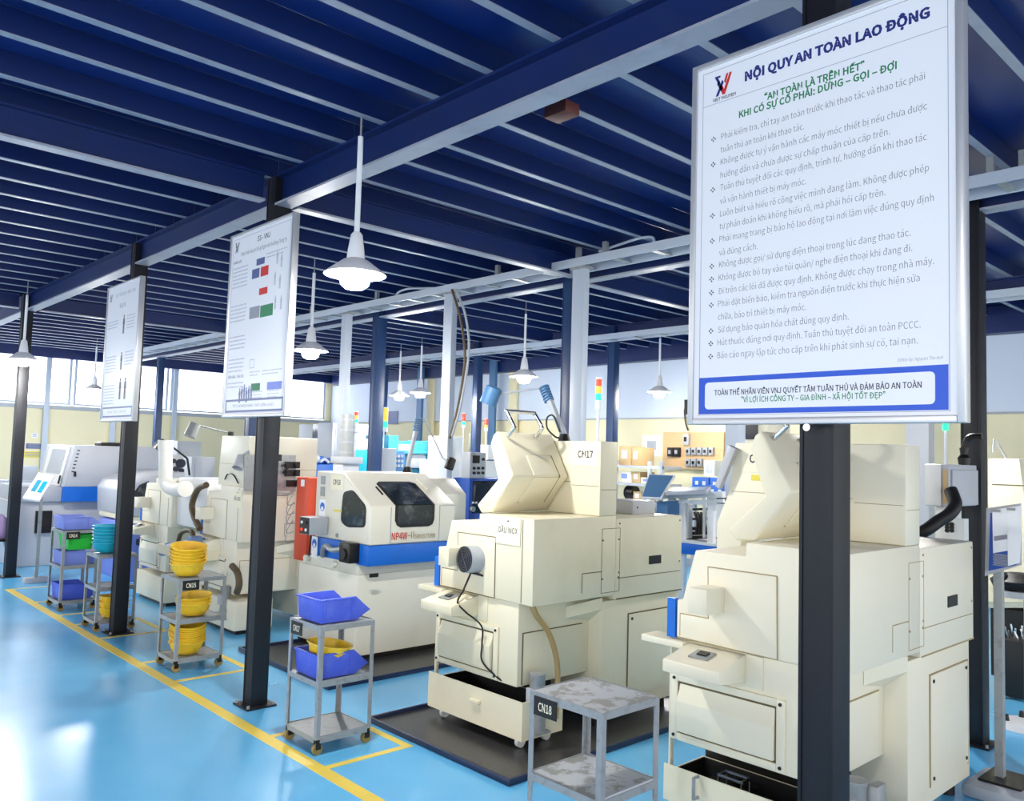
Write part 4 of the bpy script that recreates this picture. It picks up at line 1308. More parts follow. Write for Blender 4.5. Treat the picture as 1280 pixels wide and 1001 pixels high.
# pendant switch box and red cabinet in front of the blue band machine's left end
t = thing('switch_box', (3.62, 6.33, .95), 'grey switch box with black buttons at the left front of the blue band machine', 'control box')
MB().box(3.52, 3.69, 6.19, 6.36, .985, 1.13).build('housing', 'grey', t, bevel=.004)
f = MB().box(3.515, 3.52, 6.20, 6.35, .99, 1.125).build('button_panel', 'black', t)
for k in range(4):
    MB().cyl((3.515, 6.24 + .07 * (k % 2), 1.025 + .06 * (k // 2)), (3.507, 6.24 + .07 * (k % 2), 1.025 + .06 * (k // 2)), .013).build('button', ('paper', 'lit_red', 'dark', 'paper')[k], f)
MB().tube([(3.60, 6.30, .985), (3.60, 6.32, .85), (3.62, 6.36, .80), (3.66, 6.40, .80)], .008).build('cable', 'dark', t, smooth=True)
t = thing('red_cabinet', (3.85, 6.78, .70), 'narrow orange-red cabinet left of the blue band machine with white tag', 'cabinet')
MB().box(3.76, 3.95, 6.661, 6.88, .70, 1.44).build('housing', 'red', t, bevel=.004)
MB().box(3.757, 3.76, 6.74, 6.80, 1.36, 1.42).build('white_tag', 'paper', t)
for k in range(5):
    z = 1.2 - .085 * k
    m = MB().tube([(3.76, 6.90, z), (3.75, 6.97, z - .02), (3.77, 7.06, z - .01), (3.82, 7.13, z + .08), (3.9, 7.18, z + .16)], .004)
    m.build('cable', 'galv', t, smooth=True)
# lamp on the blue band machine
q0 = at(509, 588, 'y', 6.2); q1 = at(523, 524, 'y', 6.2); q2 = at(563, 579, 'y', 6.1)
arm_lamp([(q0.x, 6.2, 1.512), tuple(q1), tuple(at(530, 522, 'y', 6.17)), tuple(at(553, 572, 'y', 6.1))], tuple(q2), (-.35, 0, -.9), 'bent work lamp with dark blue head on top of the blue band machine', head_m='dark', bell='steel_blue', hr=.045, hl=.11, r=.016)
# silver exhaust duct
t = thing('exhaust_duct', (5.2, 8.78, 1.3), 'silver corrugated exhaust duct on a grey block behind the blue band machine', 'duct')
dx = at(433, 550, 'x', 5.2)
MB().cyl((5.2, dx.y, 1.62), (5.2, dx.y, at(433, 518, 'x', 5.2).z), .085, n=24).build('duct_pipe', 'galv', t, smooth=True)
for z in (1.66, 1.78, 1.92, 2.04):
    MB().cyl((5.2, dx.y, z), (5.2, dx.y, z + .02), .094, n=24).build('band_clamp', 'grey', t, smooth=True)
MB().box(5.08, 5.35, dx.y - .14, dx.y + .14, 1.54, 1.62).build('duct_base', 'pale_grey', t, bevel=.01)
MB().box(5.10, 5.32, dx.y - .11, dx.y + .11, 0.0, 1.54).build('filter_cabinet', 'pale_grey', t, bevel=.01)

# ------------------------------------------------------------------ extras on the two lathes further back
# tool panel on the second-row lathe's south side
pa, pb, pc, pd = at(306, 568, 'y', 7.10), at(370, 569, 'y', 7.10), at(369.5, 613.5, 'y', 7.10), at(305, 613.5, 'y', 7.10)
t = MB().prism([pa, pb, pc, pd], V(0, .012, 0)).build('tool_panel', 'galv', o15)
for (px, py) in ((364, 581), (364, 591), (366, 604)):
    c = at(px, py, 'y', 7.10)
    MB().box(c.x - .07, c.x + .07, 7.06, 7.10, c.z - .03, c.z + .03).cyl((c.x + .03, 7.06, c.z), (c.x + .03, 7.03, c.z), .024).build('holder', 'black', t)
c = at(347, 572, 'y', 7.10)
MB().box(c.x - .04, c.x + .04, 7.096, 7.10, c.z - .03, c.z + .03).build('plate', 'dark', t)
MB().tube([at(352, 583, 'y', 7.08), at(357, 580, 'y', 7.07), at(362, 583, 'y', 7.07), at(354, 590, 'y', 7.07), at(361, 592, 'y', 7.07)], .008).build('air_hose', 'black', t, smooth=True)
for dz in (0, .02):
    MB().tube([at(338, 617, 'y', 7.13) + V(0, 0, dz), at(350, 619, 'y', 7.13) + V(0, 0, dz), at(364, 617, 'y', 7.13) + V(0, 0, dz), at(374, 600, 'y', 7.13)], .006).build('wire', 'galv', t, smooth=True)
# small wire lamp and work lamp above it
c = at(300, 577, 'x', 3.36)
m = MB().lathe([(.012, .07), (.045, .055), (.05, -.07), (.044, -.07), (.04, .05)], c, (.5, .3, 1), n=20)
m.bar(c + V(.02, .0, .06), at(311, 563, 'x', 3.40), .012)
m.bar(at(311, 563, 'x', 3.40), at(311, 570, 'x', 3.46), .012)
tag(m.build('bell_lamp', 'pale_grey', smooth=True), 'small pale bell lamp left of the second sign column', 'lamp')
b0_, b1_, b2_ = at(288, 550, 'y', 7.6), at(286, 541, 'y', 7.6), at(244, 532, 'y', 7.6)
t = thing('work_lamp', (b0_.x, 7.6, 1.80), 'long-armed grey lamp reaching left over the lathe behind the second column', 'lamp', 'machine work lamps')
MB().cyl((b0_.x, 7.6, 1.801), (b0_.x, 7.6, 1.84), .03).build('mount', 'dark', t, smooth=True)
MB().tube([(b0_.x, 7.6, 1.84), b1_, at(258, 534, 'y', 7.6), at(247, 531, 'y', 7.6)], .008, smooth=0).build('arm', 'galv', t, smooth=True)
MB().lathe([(.02, .07), (.05, .06), (.055, -.07), (.045, -.07)], at(241, 537, 'y', 7.6), (.4, 0, 1), n=20).build('lamp_head', 'pump', t, smooth=True)
m = MB().tube([at(281, 599, 'x', 3.42), at(285, 592, 'x', 3.42), at(292, 594, 'x', 3.42), at(298, 604, 'x', 3.42)], .006)
tag(m.build('thin_cable', 'dark', smooth=True), 'thin dark cable looping on the lathe front left of the second column', 'cable')
# white elbow pipe
t = thing('elbow_pipe', (3.31, 8.9, 1.3), 'fat white elbow pipe on the lathe behind the yellow basket cart', 'pipe')
pw = lambda px, py, x=3.31: at(px, py, 'x', x)
MB().tube([pw(207, 562), pw(207, 585), pw(207, 600), pw(212, 609), pw(222, 612), pw(230, 611)], .069, n=20).build('pipe', 'pipe', t, smooth=True)
c = pw(207, 562)
MB().cyl(c, c + V(0, 0, .10), .078, n=24).build('collar', 'pipe', t, smooth=True)
MB().cyl(pw(229, 611), pw(232, 611), .08, n=24).build('flange', 'pipe', t, smooth=True)
m = MB().tube([pw(258, 606), pw(249, 610), pw(243, 620), pw(240, 633), pw(243, 646), pw(250, 661)], .03, n=12)
tag(m.build('ribbed_hose', 'hose', smooth=True), 'long brown ribbed hose arching down between the two rear lathes', 'hose')
m = MB().box(3.45, 4.3, 8.1, 8.86, .86, 1.36)
tag(m.build('bar_feeder', 'white', bevel=.02), 'white cabinet block between the two lathes behind the ribbed hose', 'cabinet')
# blue grey motor in front
t = thing('motor', (3.25, 8.1, .80), 'blue grey electric motor lying above the yellow basket stacks', 'motor')
ma, mb_ = at(205, 687, 'x', 3.2), at(243, 679, 'x', 3.2)
MB().cyl(ma, mb_, .052, n=20).build('motor_body', 'motor', t, smooth=True)
MB().cyl(ma + (ma - mb_).normalized() * .02, ma + (mb_ - ma) * .18, .06, n=20).build('end_cap', 'motor', t, smooth=True)
MB().box(mb_.x - .06, mb_.x + .05, mb_.y - .08, mb_.y + .02, mb_.z - .06, mb_.z + .07).build('gearbox', 'motor', t, bevel=.012)
MB().box(3.14, 3.42, mb_.y - .08, ma.y + .02, mb_.z - .16, mb_.z - .07).build('motor_bracket', 'cream', t)
m = MB().tube([at(223, 676, 'x', 3.25), at(226, 667, 'x', 3.25), at(233, 663, 'x', 3.25), at(240, 665, 'x', 3.25), at(243, 676, 'x', 3.25)], .022, n=10)
tag(m.build('arched_hose', 'hose', smooth=True), 'short brown hose arched over the blue grey motor', 'hose')
pump(3.38, 7.42, .12, .30, 'grey pump with cable right of the yellow basket cart', .045)
m = MB().tube([at(290, 707, 'x', 3.38), at(297, 716, 'x', 3.38), at(299, 730, 'x', 3.38), at(296, 741, 'x', 3.38)], .03, n=12)
tag(m.build('ribbed_hose', 'hose', smooth=True), 'dark ribbed hose hanging low at the lathe behind the second column', 'hose')
for (y0, l) in ((7.19, 'white floor tank under the lathe behind the second column'), (8.86, 'white floor tank under the lathe with the elbow pipe')):
    t = thing('floor_tank', (3.5, y0 + .4, 0), l, 'tank', 'floor tanks')
    MB().box(3.38, 3.75, y0 + .02, y0 + .88, .04, .30).build('tank_body', 'cream_clean', t, bevel=.006)
    MB().box(3.42, 3.70, y0 + .06, y0 + .84, .0, .04).build('plinth', 'dark', t)
# ------------------------------------------------------------------ far left: panel stand, blue band CNC, grey CNC
t = thing('panel_stand', (2.76, 11.3, 0), 'tilted white panel with two blue pictures on a thin post at far left', 'stand')
pf = [at(28, 622, 'y', 11.15), at(49, 625.5, 'y', 11.15)]
pb_ = [at(48, 590.5, 'y', 11.45)]
pb_ = [pf[1] + pb_[0] - pf[0], pb_[0]]
MB().prism(pf + pb_, V(.004, .008, -.02)).build('panel', 'paper', t)
q = MB()
ex = (pf[1] - pf[0]); ey = (pb_[1] - pf[0])
nn = ex.cross(ey).normalized() * .004
nn = nn if nn.dot(V(0, 0, CAM_H) - pf[0]) > 0 else -nn
for a, mm in ((.2, 'teal'), (.58, 'cyan')):
    q = MB().prism([pf[0] + ex * a + ey * .28 + nn, pf[0] + ex * (a + .27) + ey * .28 + nn, pf[0] + ex * (a + .27) + ey * .72 + nn, pf[0] + ex * a + ey * .72 + nn], nn * .3)
    q.build('picture', mm, t)
c = (pf[0] + pf[1] + pb_[0] + pb_[1]) / 4
MB().box(2.74, 2.775, 11.28, 11.315, .06, c.z - .02).build('post', 'galv', t)
MB().box(2.62, 2.90, 11.22, 11.37, 0, .055).build('foot', 'pale_grey', t, bevel=.004)

t = thing('lathe', (3.9, 13.2, 0), 'pale grey lathe with blue side band and sloping window at far left', 'machine')
yl = 12.6
gp = lambda px, py, y=yl: at(px, py, 'y', y)
lo, hi = gp(78, 627), gp(78, 608.5)
MB().box(lo.x - .55, 4.75, yl + .1, 14.2, .0, lo.z).build('lower_body', 'pale_grey', t, bevel=.02)
MB().box(lo.x - .50, lo.x - .0, yl + .05, 13.9, lo.z, hi.z).build('front_sill', 'pale_grey', t, bevel=.01)
MB().box(lo.x, 4.75, yl, 14.0, lo.z, hi.z).build('blue_band', 'np_blue', t)
tl = gp(95.5, 559)
b = MB().prism([(lo.x, yl, hi.z), (4.75, yl, hi.z), (4.75, yl, tl.z + .03), (tl.x - .02, yl, tl.z + .03)], V(0, 1.4, 0)); en = b.build('enclosure', 'pale_grey', t, bevel=.012)
sl = V(tl.x - lo.x - .02, 0, tl.z + .03 - hi.z)
b0v = V(lo.x, yl, hi.z)
nn = V(-sl.z, 0, sl.x).normalized()
def sp(y, k): return V(b0v.x, y, b0v.z) + sl * k
MB().prism([sp(12.75, .0) + nn * .002, sp(13.75, .0) + nn * .002, sp(13.75, .95) + nn * .002, sp(12.75, .95) + nn * .002], nn * .02).build('sliding_door', 'white', en, bevel=.004)
MB().prism([sp(12.86, .28) + nn * .023, sp(13.55, .28) + nn * .023, sp(13.55, .88) + nn * .023, sp(12.86, .88) + nn * .023], nn * .003).build('door_window', 'grey', en)
MB().bar(sp(12.7, .05) + nn * .05, sp(12.7, .25) + nn * .05, .02).build('door_handle', 'dark', en)
q = MB()
for k in range(7):
    cc = V(lo.x + .05 + sl.x * (.35 + .085 * k), yl - .002, hi.z + sl.z * (.35 + .085 * k))
    q.box(cc.x, cc.x + .035, yl - .003, yl - .001, cc.z, cc.z + .016)
q.build('side_lettering', 'ink_dark', en)
MB().box(lo.x + .12, lo.x + .15, yl - .01, yl, 1.22, 1.29).build('latch', 'dark', en)
MB().box(3.85, 4.2, 12.8, 13.1, tl.z + .03, tl.z + .08).build('roof_fitting', 'dark', t, bevel=.01)
MB().box(lo.x - .30, lo.x - .1, yl + .06, yl + .1, .45, .75).build('control_panel', 'dark', t)

t = thing('lathe', (4.2, 11.0, 0), 'pale grey rounded lathe between the third column and the elbow pipe', 'machine')
yg = 10.7
gp = lambda px, py: at(px, py, 'y', yg)
b = MB().prism([gp(163, 648), gp(163, 614), gp(170, 603), gp(186, 597), gp(204, 592), gp(232, 590), gp(232, 650)], V(0, 1.3, 0)); en = b.build('enclosure', 'pale_grey', t, bevel=.02)
MB().prism([gp(167, 633), gp(167, 616), gp(174, 606), gp(186, 601), gp(178, 634)], V(0, -.006, 0)).build('window_pane', 'glass', en)
MB().prism([gp(163, 652), gp(163, 645), gp(235, 650), gp(235, 657)], V(0, 1.2, 0)).build('sill', 'cream', t)
a_, b_ = gp(163, 652), gp(235, 652)
MB().box(a_.x, b_.x, yg + .05, yg + 1.2, .0, min(a_.z, b_.z) - .005).build('base', 'bin_pale', t, bevel=.01)
MB().box(a_.x + .1, a_.x + .5, yg - .15, yg + .05, .45, .52).build('side_bar', 'black', t)
# things beyond, near the left end wall
for (px0, px1, py0, py1, y, mm, l, nm, cat) in [
    (222, 250, 551, 585, 15.5, 'grey', 'lilac grey cabinet far behind the elbow pipe', 'cabinet', 'cabinet'),
    (240, 268, 571, 592, 14.5, 'pale_grey', 'low pale grey machine box left of the lathe behind the second column', 'machine_box', 'machine'),
    (28, 47, 582, 600, 16.5, 'grey', 'grey framed board on a bench at far left behind the column', 'board', 'board'),
    (391, 414, 530, 640, 13.6, 'grey', 'tall grey electrical cabinet behind the blue machine, left one', 'cabinet', 'cabinet'),
    (416, 470, 528, 640, 12.7, 'grey', 'wide grey electrical cabinet behind the silver duct', 'cabinet', 'cabinet')]:
    a_, b_ = at(px0, py0, 'y', y), at(px1, py1, 'y', y)
    t = thing(nm, ((a_.x + b_.x) / 2, y, 0), l, cat)
    zb_ = max(b_.z, 0) if nm == 'board' else 0.0
    MB().box(a_.x, b_.x, y, y + (.05 if nm == 'board' else .5), zb_ if nm == 'board' else .0, a_.z).build('housing', mm, t, bevel=.008)
    if nm != 'board':
        MB().box(a_.x + .06, b_.x - .06, y - .012, y, .15, a_.z - .08).build('door', mm, t, bevel=.004)
        MB().box(b_.x - .14, b_.x - .11, y - .025, y - .012, a_.z * .55, a_.z * .65).build('door_handle', 'dark', t)
    else:
        MB().box(a_.x - .5, b_.x + .3, y - .1, y + .5, zb_ - .05, zb_).build('bench_top', 'pale_grey', t)
        for sx in (a_.x - .45, b_.x + .22):
            MB().box(sx, sx + .05, y, y + .05, 0, zb_ - .05).build('leg', 'pale_grey', t)
# notices on the left end wall
for (px0, px1, py0, py1, mm, l) in [(33, 53, 554, 561, 'sign_steel', 'small framed plate above the yellow notice on the left end wall'), (29, 53, 564, 572, 'yellow_note', 'yellow notice with printed lines on the left end wall'), (40, 47, 541, 547, 'paper', 'tiny white paper above the framed plate on the left end wall')]:
    a_, b_ = at(px0, py0, 'y', YL - .02), at(px1, py1, 'y', YL - .02)
    t = thing('wall_notice', ((a_.x + b_.x) / 2, YL - .02, b_.z), l, 'notice')
    MB().box(a_.x, b_.x, YL - .02, YL, b_.z, a_.z).build('card', mm, t)
    q = MB()
    for k in range(3):
        z = b_.z + (a_.z - b_.z) * (.2 + .27 * k)
        q.box(a_.x + (b_.x - a_.x) * .12, b_.x - (b_.x - a_.x) * .15, YL - .022, YL - .02, z, z + (a_.z - b_.z) * .12)
    q.build('printed_line', 'ink_pale', t)
# pink bundle on a stool at the very left edge
t = thing('stool', (2.5, 12.25, 0), 'stool with lilac work clothes at the extreme left edge', 'stool')
c = at(-1, 655, 'y', 12.25)
MB().cyl((c.x, 12.25, .42), (c.x, 12.25, .45), .2).build('seat', 'dark', t, smooth=True)
for k in range(3):
    a = k * 2.1
    MB().cyl((c.x + .06 * math.cos(a), 12.25 + .06 * math.sin(a), .42), (c.x + .2 * math.cos(a), 12.25 + .2 * math.sin(a), 0), .014).build('leg', 'galv', t)
m = MB().lathe([(.13, 0), (.15, .05), (.12, .15), (.08, .25), (.03, .30)], (c.x, 12.25, .45), n=14)
tag(m.build('folded_garment', 'cloth', smooth=True), 'lilac folded garment heaped on the stool at the extreme left', 'garment')
# small desk lamp and instrument behind the elbow pipe
c = at(201, 556, 'y', 11.2)
m = MB().lathe([(.02, .08), (.06, .05), (.09, -.06), (.08, -.06)], c, (.3, -.3, 1), n=18)
m.bar(c + V(.02, 0, .03), at(212, 556, 'y', 11.2), .02)
m.bar(at(212, 556, 'y', 11.2), at(234, 573, 'y', 11.2), .022)
m.bar(at(234, 573, 'y', 11.2), at(237, 594, 'y', 11.2), .022)
tag(m.build('desk_lamp', 'dark'), 'dark desk lamp with double bent arm behind the elbow pipe', 'lamp')
t = thing('instrument', (4.3, 11.3, 1.3), 'dark purple instrument dials on a white plate right of the elbow pipe', 'instrument')
a_, b_ = at(212, 568, 'y', 11.35), at(229, 594, 'y', 11.35)
MB().box(a_.x, b_.x, 11.35, 11.42, b_.z, a_.z).build('plate', 'white', t)
for (px, py, r_) in ((216, 576, .03), (225, 579, .06), (219, 586, .035), (226, 588, .03)):
    c = at(px, py, 'y', 11.35)
    MB().cyl(c, c - V(0, .05, 0), r_).build('dial', 'ink_dark', t, smooth=True)

# ------------------------------------------------------------------ middle background
t = thing('cnc_console', (5.6, 6.7, 0), 'deep blue machine console with dark monitor beside the centre lathe hood', 'console')
k0, k1 = at(587, 598, 'x', 5.45), at(575, 598, 'x', 5.45)
xr = at(640, 600, 'y', k0.y).x
MB().box(5.45, xr, k0.y, k1.y + .25, .0, k0.z).build('housing', 'deepblue', t, bevel=.006)
a_, b_ = at(591, 601, 'y', k0.y), at(632, 640, 'y', k0.y)
f = MB().box(a_.x, b_.x, k0.y - .012, k0.y, b_.z, a_.z).build('monitor_bezel', 'screen', t, bevel=.004)
a_, b_ = at(594, 605, 'y', k0.y), at(611, 630, 'y', k0.y)
MB().box(a_.x, b_.x, k0.y - .016, k0.y - .012, b_.z, a_.z).build('monitor_screen', 'steel_blue', f) if False else MB().box(a_.x, b_.x, k0.y - .016, k0.y - .012, b_.z, a_.z).build('monitor_screen', 'screen', f)
c = at(587, 636, 'y', k0.y)
c = at(589.5, 636, 'y', k0.y)
MB().cyl(c, c - V(0, .03, 0), .028).build('hand_wheel', 'galv', t, smooth=True)
for px in (588, 592):
    c = at(px + 2, 628, 'y', k0.y)
    MB().box(c.x - .012, c.x + .012, k0.y - .02, k0.y - .012, c.z - .01, c.z + .01).build('key', 'paper', t)
z0 = k0.z
a_, b_ = at(588, 565, 'y', k0.y + .02), at(608, 565, 'y', k0.y + .02)
w_ = at(577, 566, 'x', a_.x)
t = thing('control_box', (a_.x, k0.y + .1, z0), 'grey control box with small screen and six knobs on the blue console', 'control box')
MB().box(a_.x, b_.x, k0.y + .02, min(w_.y, k0.y + .40), z0, a_.z).build('housing', 'grey', t, bevel=.008)
p0, p1 = at(591, 569, 'y', k0.y + .02), at(599, 579, 'y', k0.y + .02)
MB().box(p0.x, p1.x, k0.y + .012, k0.y + .02, p1.z, p0.z).build('small_screen', 'dark', t)
for (px, py) in ((592, 585), (597.5, 585), (603, 585), (592, 591), (597.5, 591), (603, 591), (603.5, 574)):
    c = at(px, py, 'y', k0.y + .02)
    MB().cyl(c, c - V(0, .018, 0), .014).build('knob', 'black', t, smooth=True)

# teal milling machine and companions
ym = 11.6
gp = lambda px, py, y=ym: at(px, py, 'y', y)
t = thing('milling_machine', (8.5, ym + .4, 0), 'teal milling machine behind the bent work lamp', 'machine')
def slab(par, name, px0, px1, py0, py1, m, y=ym, d=.5, zb=None):
    a_, b_ = at(px0, py0, 'y', y), at(px1, py1, 'y', y)
    return MB().box(a_.x, b_.x, y, y + d, b_.z if zb is None else zb, a_.z).build(name, m, par, bevel=.01)
slab(t, 'base', 484, 545, 585, 640, 'teal', zb=0.0)
slab(t, 'column', 486, 497, 544, 585, 'teal', d=.7)
slab(t, 'back_guard', 497, 535, 551, 585, 'teal', ym + .4, .06)
slab(t, 'guard_panel', 499, 533, 555, 583, 'pale_grey', ym + .36, .03)
slab(t, 'head', 528, 541, 551, 567, 'teal')
slab(t, 'table', 505, 542, 563, 568, 'teal', ym - .1, .5)
slab(t, 'saddle', 512, 532, 568, 585, 'pale_grey', ym - .05, .4)
MB().cyl(gp(536, 567), gp(532, 584), .09, .05).build('spindle_guard', 'teal', t, smooth=True)
t = thing('operator_console', (8, 11.2, 0), 'blue grey control panel with buttons left of the teal milling machine', 'control box')
slab(t, 'housing', 484, 506, 564, 590, 'steel_blue', 11.2, .2, 0.0)
for k in range(12):
    a_ = at(490 + 4 * (k % 4), 570 + 6 * (k // 4), 'y', 11.2)
    MB().box(a_.x - .02, a_.x + .02, 11.185, 11.2, a_.z - .02, a_.z + .02).build('button', 'pale_grey', t)
t = thing('machine_guard', (6.9, 11.8, 0), 'bright turquoise sheet guard left of the blue far column', 'guard')
slab(t, 'lower_panel', 445, 467, 562, 600, 'cyan', 11.8, .3, 0.0)
slab(t, 'window_frame', 444, 468, 548, 562, 'white', 11.85, .05)
t = thing('pump_unit', (5.9, 9.9, 0), 'blue pump machine with white fittings left of the silver duct', 'machine')
slab(t, 'body', 389, 423, 580, 620, 'np_blue', 9.9, .6, 0.0)
slab(t, 'upper_block', 392, 405, 570, 580, 'np_blue', 9.95, .4)
slab(t, 'rear_block', 409, 423, 572, 580, 'deepblue', 10.0, .4)
MB().cyl(at(391, 573, 'y', 9.9), at(397, 573, 'y', 9.9), .06).build('fitting', 'white', t, smooth=True)
MB().tube([at(400, 577, 'y', 9.88), at(406, 574, 'y', 9.88), at(411, 578, 'y', 9.88)], .02).build('hose', 'white', t, smooth=True)
t = thing('junction_cabinet', (6.9, 11.9, 1.8), 'pale junction box on a pole beside the silver duct', 'box')
slab(t, 'box', 438, 449, 530, 541, 'grey', 11.6, .2)
a_ = at(443, 541, 'y', 11.7)
MB().box(a_.x - .03, a_.x + .03, 11.68, 11.74, 0, a_.z).build('pole', 'grey', t)
# signal towers
for (px, pt, pb2, y, l, mt) in [(481, 509, 560, 10.9, 'large amber and green signal tower in front of the blue far column', ('lit_green', 'lit_amber', 'lit_amber')),
                               (445.5, 514, 529.5, 11.6, 'small red and green signal tower above the pale junction box', ('lit_green', 'lit_amber', 'lit_red')),
                               (580, 516, 600, 12.2, 'distant red signal tower left of the blue column behind the control box', ('lit_green', 'lit_red', 'lit_red')),
                               (608, 523, 600, 11.4, 'distant orange signal tower between control box and hood handle', ('lit_amber', 'lit_red', 'lit_red'))]:
    a_, b_ = at(px, pt, 'y', y), at(px, pb2, 'y', y)
    hh = (.10, .055, .07, .05)[[481, 445.5, 580, 608].index(px)]
    rr = (.055, .035, .035, .035)[[481, 445.5, 580, 608].index(px)]
    zl_ = a_.z - 3 * hh - .08
    signal_tower(a_.x, y, min(b_.z, zl_ - .05) if px in (481, 445.5) else 0.0, zl_, l, 3, rr, hh, mt)
a_ = at(481, 600, 'y', 10.9)
t = thing('machine_cabinet', (a_.x, 11.0, 0), 'pale machine cabinet carrying the large amber signal tower, behind the blue band machine', 'cabinet')
MB().box(a_.x - .12, a_.x + .12, 10.78, 11.02, 0, at(481, 560, 'y', 10.9).z).build('housing', 'pale_grey', t, bevel=.01)
# pale lathes in the haze between the control box and the hood
t = thing('lathe', (8.6, 10.5, 0), 'pale white lathe far behind the grey control box', 'machine')
slab(t, 'bed', 552, 640, 575, 640, 'white', 10.8, .6, 0.0)
slab(t, 'headstock', 556, 578, 545, 575, 'white', 10.9, .45)
slab(t, 'cover', 610, 640, 556, 575, 'white', 10.9, .45)
MB().cyl(at(587, 575, 'y', 11.0), at(587, 541, 'y', 11.0), .012).build('antenna_lamp', 'grey', t)
for (px, l) in ((616, 'thin grey post on the far wall left of the pilaster'), (525, 'grey blue post far behind the bent work lamp')):
    a_ = at(px, 540, 'x', XF - .3)
    m = MB().box(XF - .36, XF - .3, a_.y - .09, a_.y + .09, 0, 3.6)
    tag(m.build('wall_post', 'steel_blue'), l, 'post', 'slim posts before the far wall')
for px in (640, 537):
    a_ = at(px, 540, 'x', XF - .1)
    struct('trim_%d' % n, MB().box(XF - .12, XF - .055, a_.y - .11, a_.y + .11, 0, 3.33), 'wall_cream'); n += 1
a_, b_ = at(486, 514, 'x', XF - .05), at(497, 530, 'x', XF - .05)
t = thing('wall_notice', (XF - .05, a_.y, b_.z), 'dark blue framed notice on the upper far wall behind the amber tower', 'notice')
MB().box(XF - .06, XF - .04, b_.y, a_.y, b_.z, a_.z).build('card', 'sign_steel', t)

# ------------------------------------------------------------------ right background: switchboard, shelves, feeders
xs_ = XF - .10
a_, b_ = at(829, 540, 'x', xs_), at(902, 588, 'x', xs_)
t = thing('switchboard', (xs_, a_.y, b_.z), 'plywood switchboard with rows of small breakers on the far wall', 'switchboard')
MB().box(xs_, XF - .005, b_.y, a_.y, b_.z, a_.z).build('plywood_panel', 'wood', t, bevel=.004)
MB().box(xs_ - .03, XF - .005, b_.y - .05, b_.y, b_.z, a_.z).build('side_batten', 'wood', t)
for (px, py, w_, h_, mm) in [(840, 565, .11, .15, 'black'), (848, 565, .11, .15, 'black')] + [(862 + 7.2 * k, 564, .08, .12, 'grey') for k in range(5)] + [(862 + 7.2 * k, 578, .08, .12, 'grey') for k in range(3)] + [(859.5, 549, .11, .18, 'pale_grey')]:
    c = at(px, py, 'x', xs_)
    f = MB().box(xs_ - .06, xs_, c.y - w_ / 2, c.y + w_ / 2, c.z - h_ / 2, c.z + h_ / 2).build('breaker', mm, t, bevel=.006)
    MB().box(xs_ - .075, xs_ - .06, c.y - w_ / 5, c.y + w_ / 5, c.z - h_ / 5, c.z + h_ / 5).build('toggle', 'dark' if mm != 'black' else 'grey', f)
a_, b_ = at(880, 575, 'x', 10.9), at(893, 595, 'x', 10.9)
t = thing('meter_box', (10.9, a_.y, b_.z), 'white meter box at the lower right of the plywood switchboard', 'box')
MB().box(10.9, XF - .13, b_.y, a_.y, b_.z, a_.z).build('housing', 'white', t, bevel=.008)
MB().box(10.89, 10.9, b_.y + .04, a_.y - .04, b_.z + .05, a_.z - .05).build('cover', 'pale_grey', t)
m = MB().tube([at(861, 500, 'x', xs_ - .02), at(856, 512, 'x', xs_ - .02), at(857, 528, 'x', xs_ - .02), at(860, 538, 'x', xs_ - .02)], .015)
m.box(xs_ - .1, xs_ + .04, at(861, 520, 'x', xs_).y - .12, at(861, 520, 'x', xs_).y + .02, at(861, 518, 'x', xs_).z, at(861, 500, 'x', xs_).z)
tag(m.build('cable_conduit', 'dark', smooth=True), 'dark conduit with cables above the plywood switchboard', 'conduit')
a_, b_ = at(803, 544, 'x', XF - .01), at(826, 570, 'x', XF - .01)
t = thing('wall_poster', (XF - .01, a_.y, b_.z), 'white sheet with a grey picture on the far wall left of the switchboard', 'poster')
MB().box(XF - .012, XF - .001, b_.y, a_.y, b_.z, a_.z).build('sheet', 'paper', t)
p0, p1 = at(809, 551, 'x', XF - .012), at(820, 562, 'x', XF - .012)
MB().box(XF - .014, XF - .012, p1.y, p0.y, p1.z, p0.z).build('picture', 'grey', t)
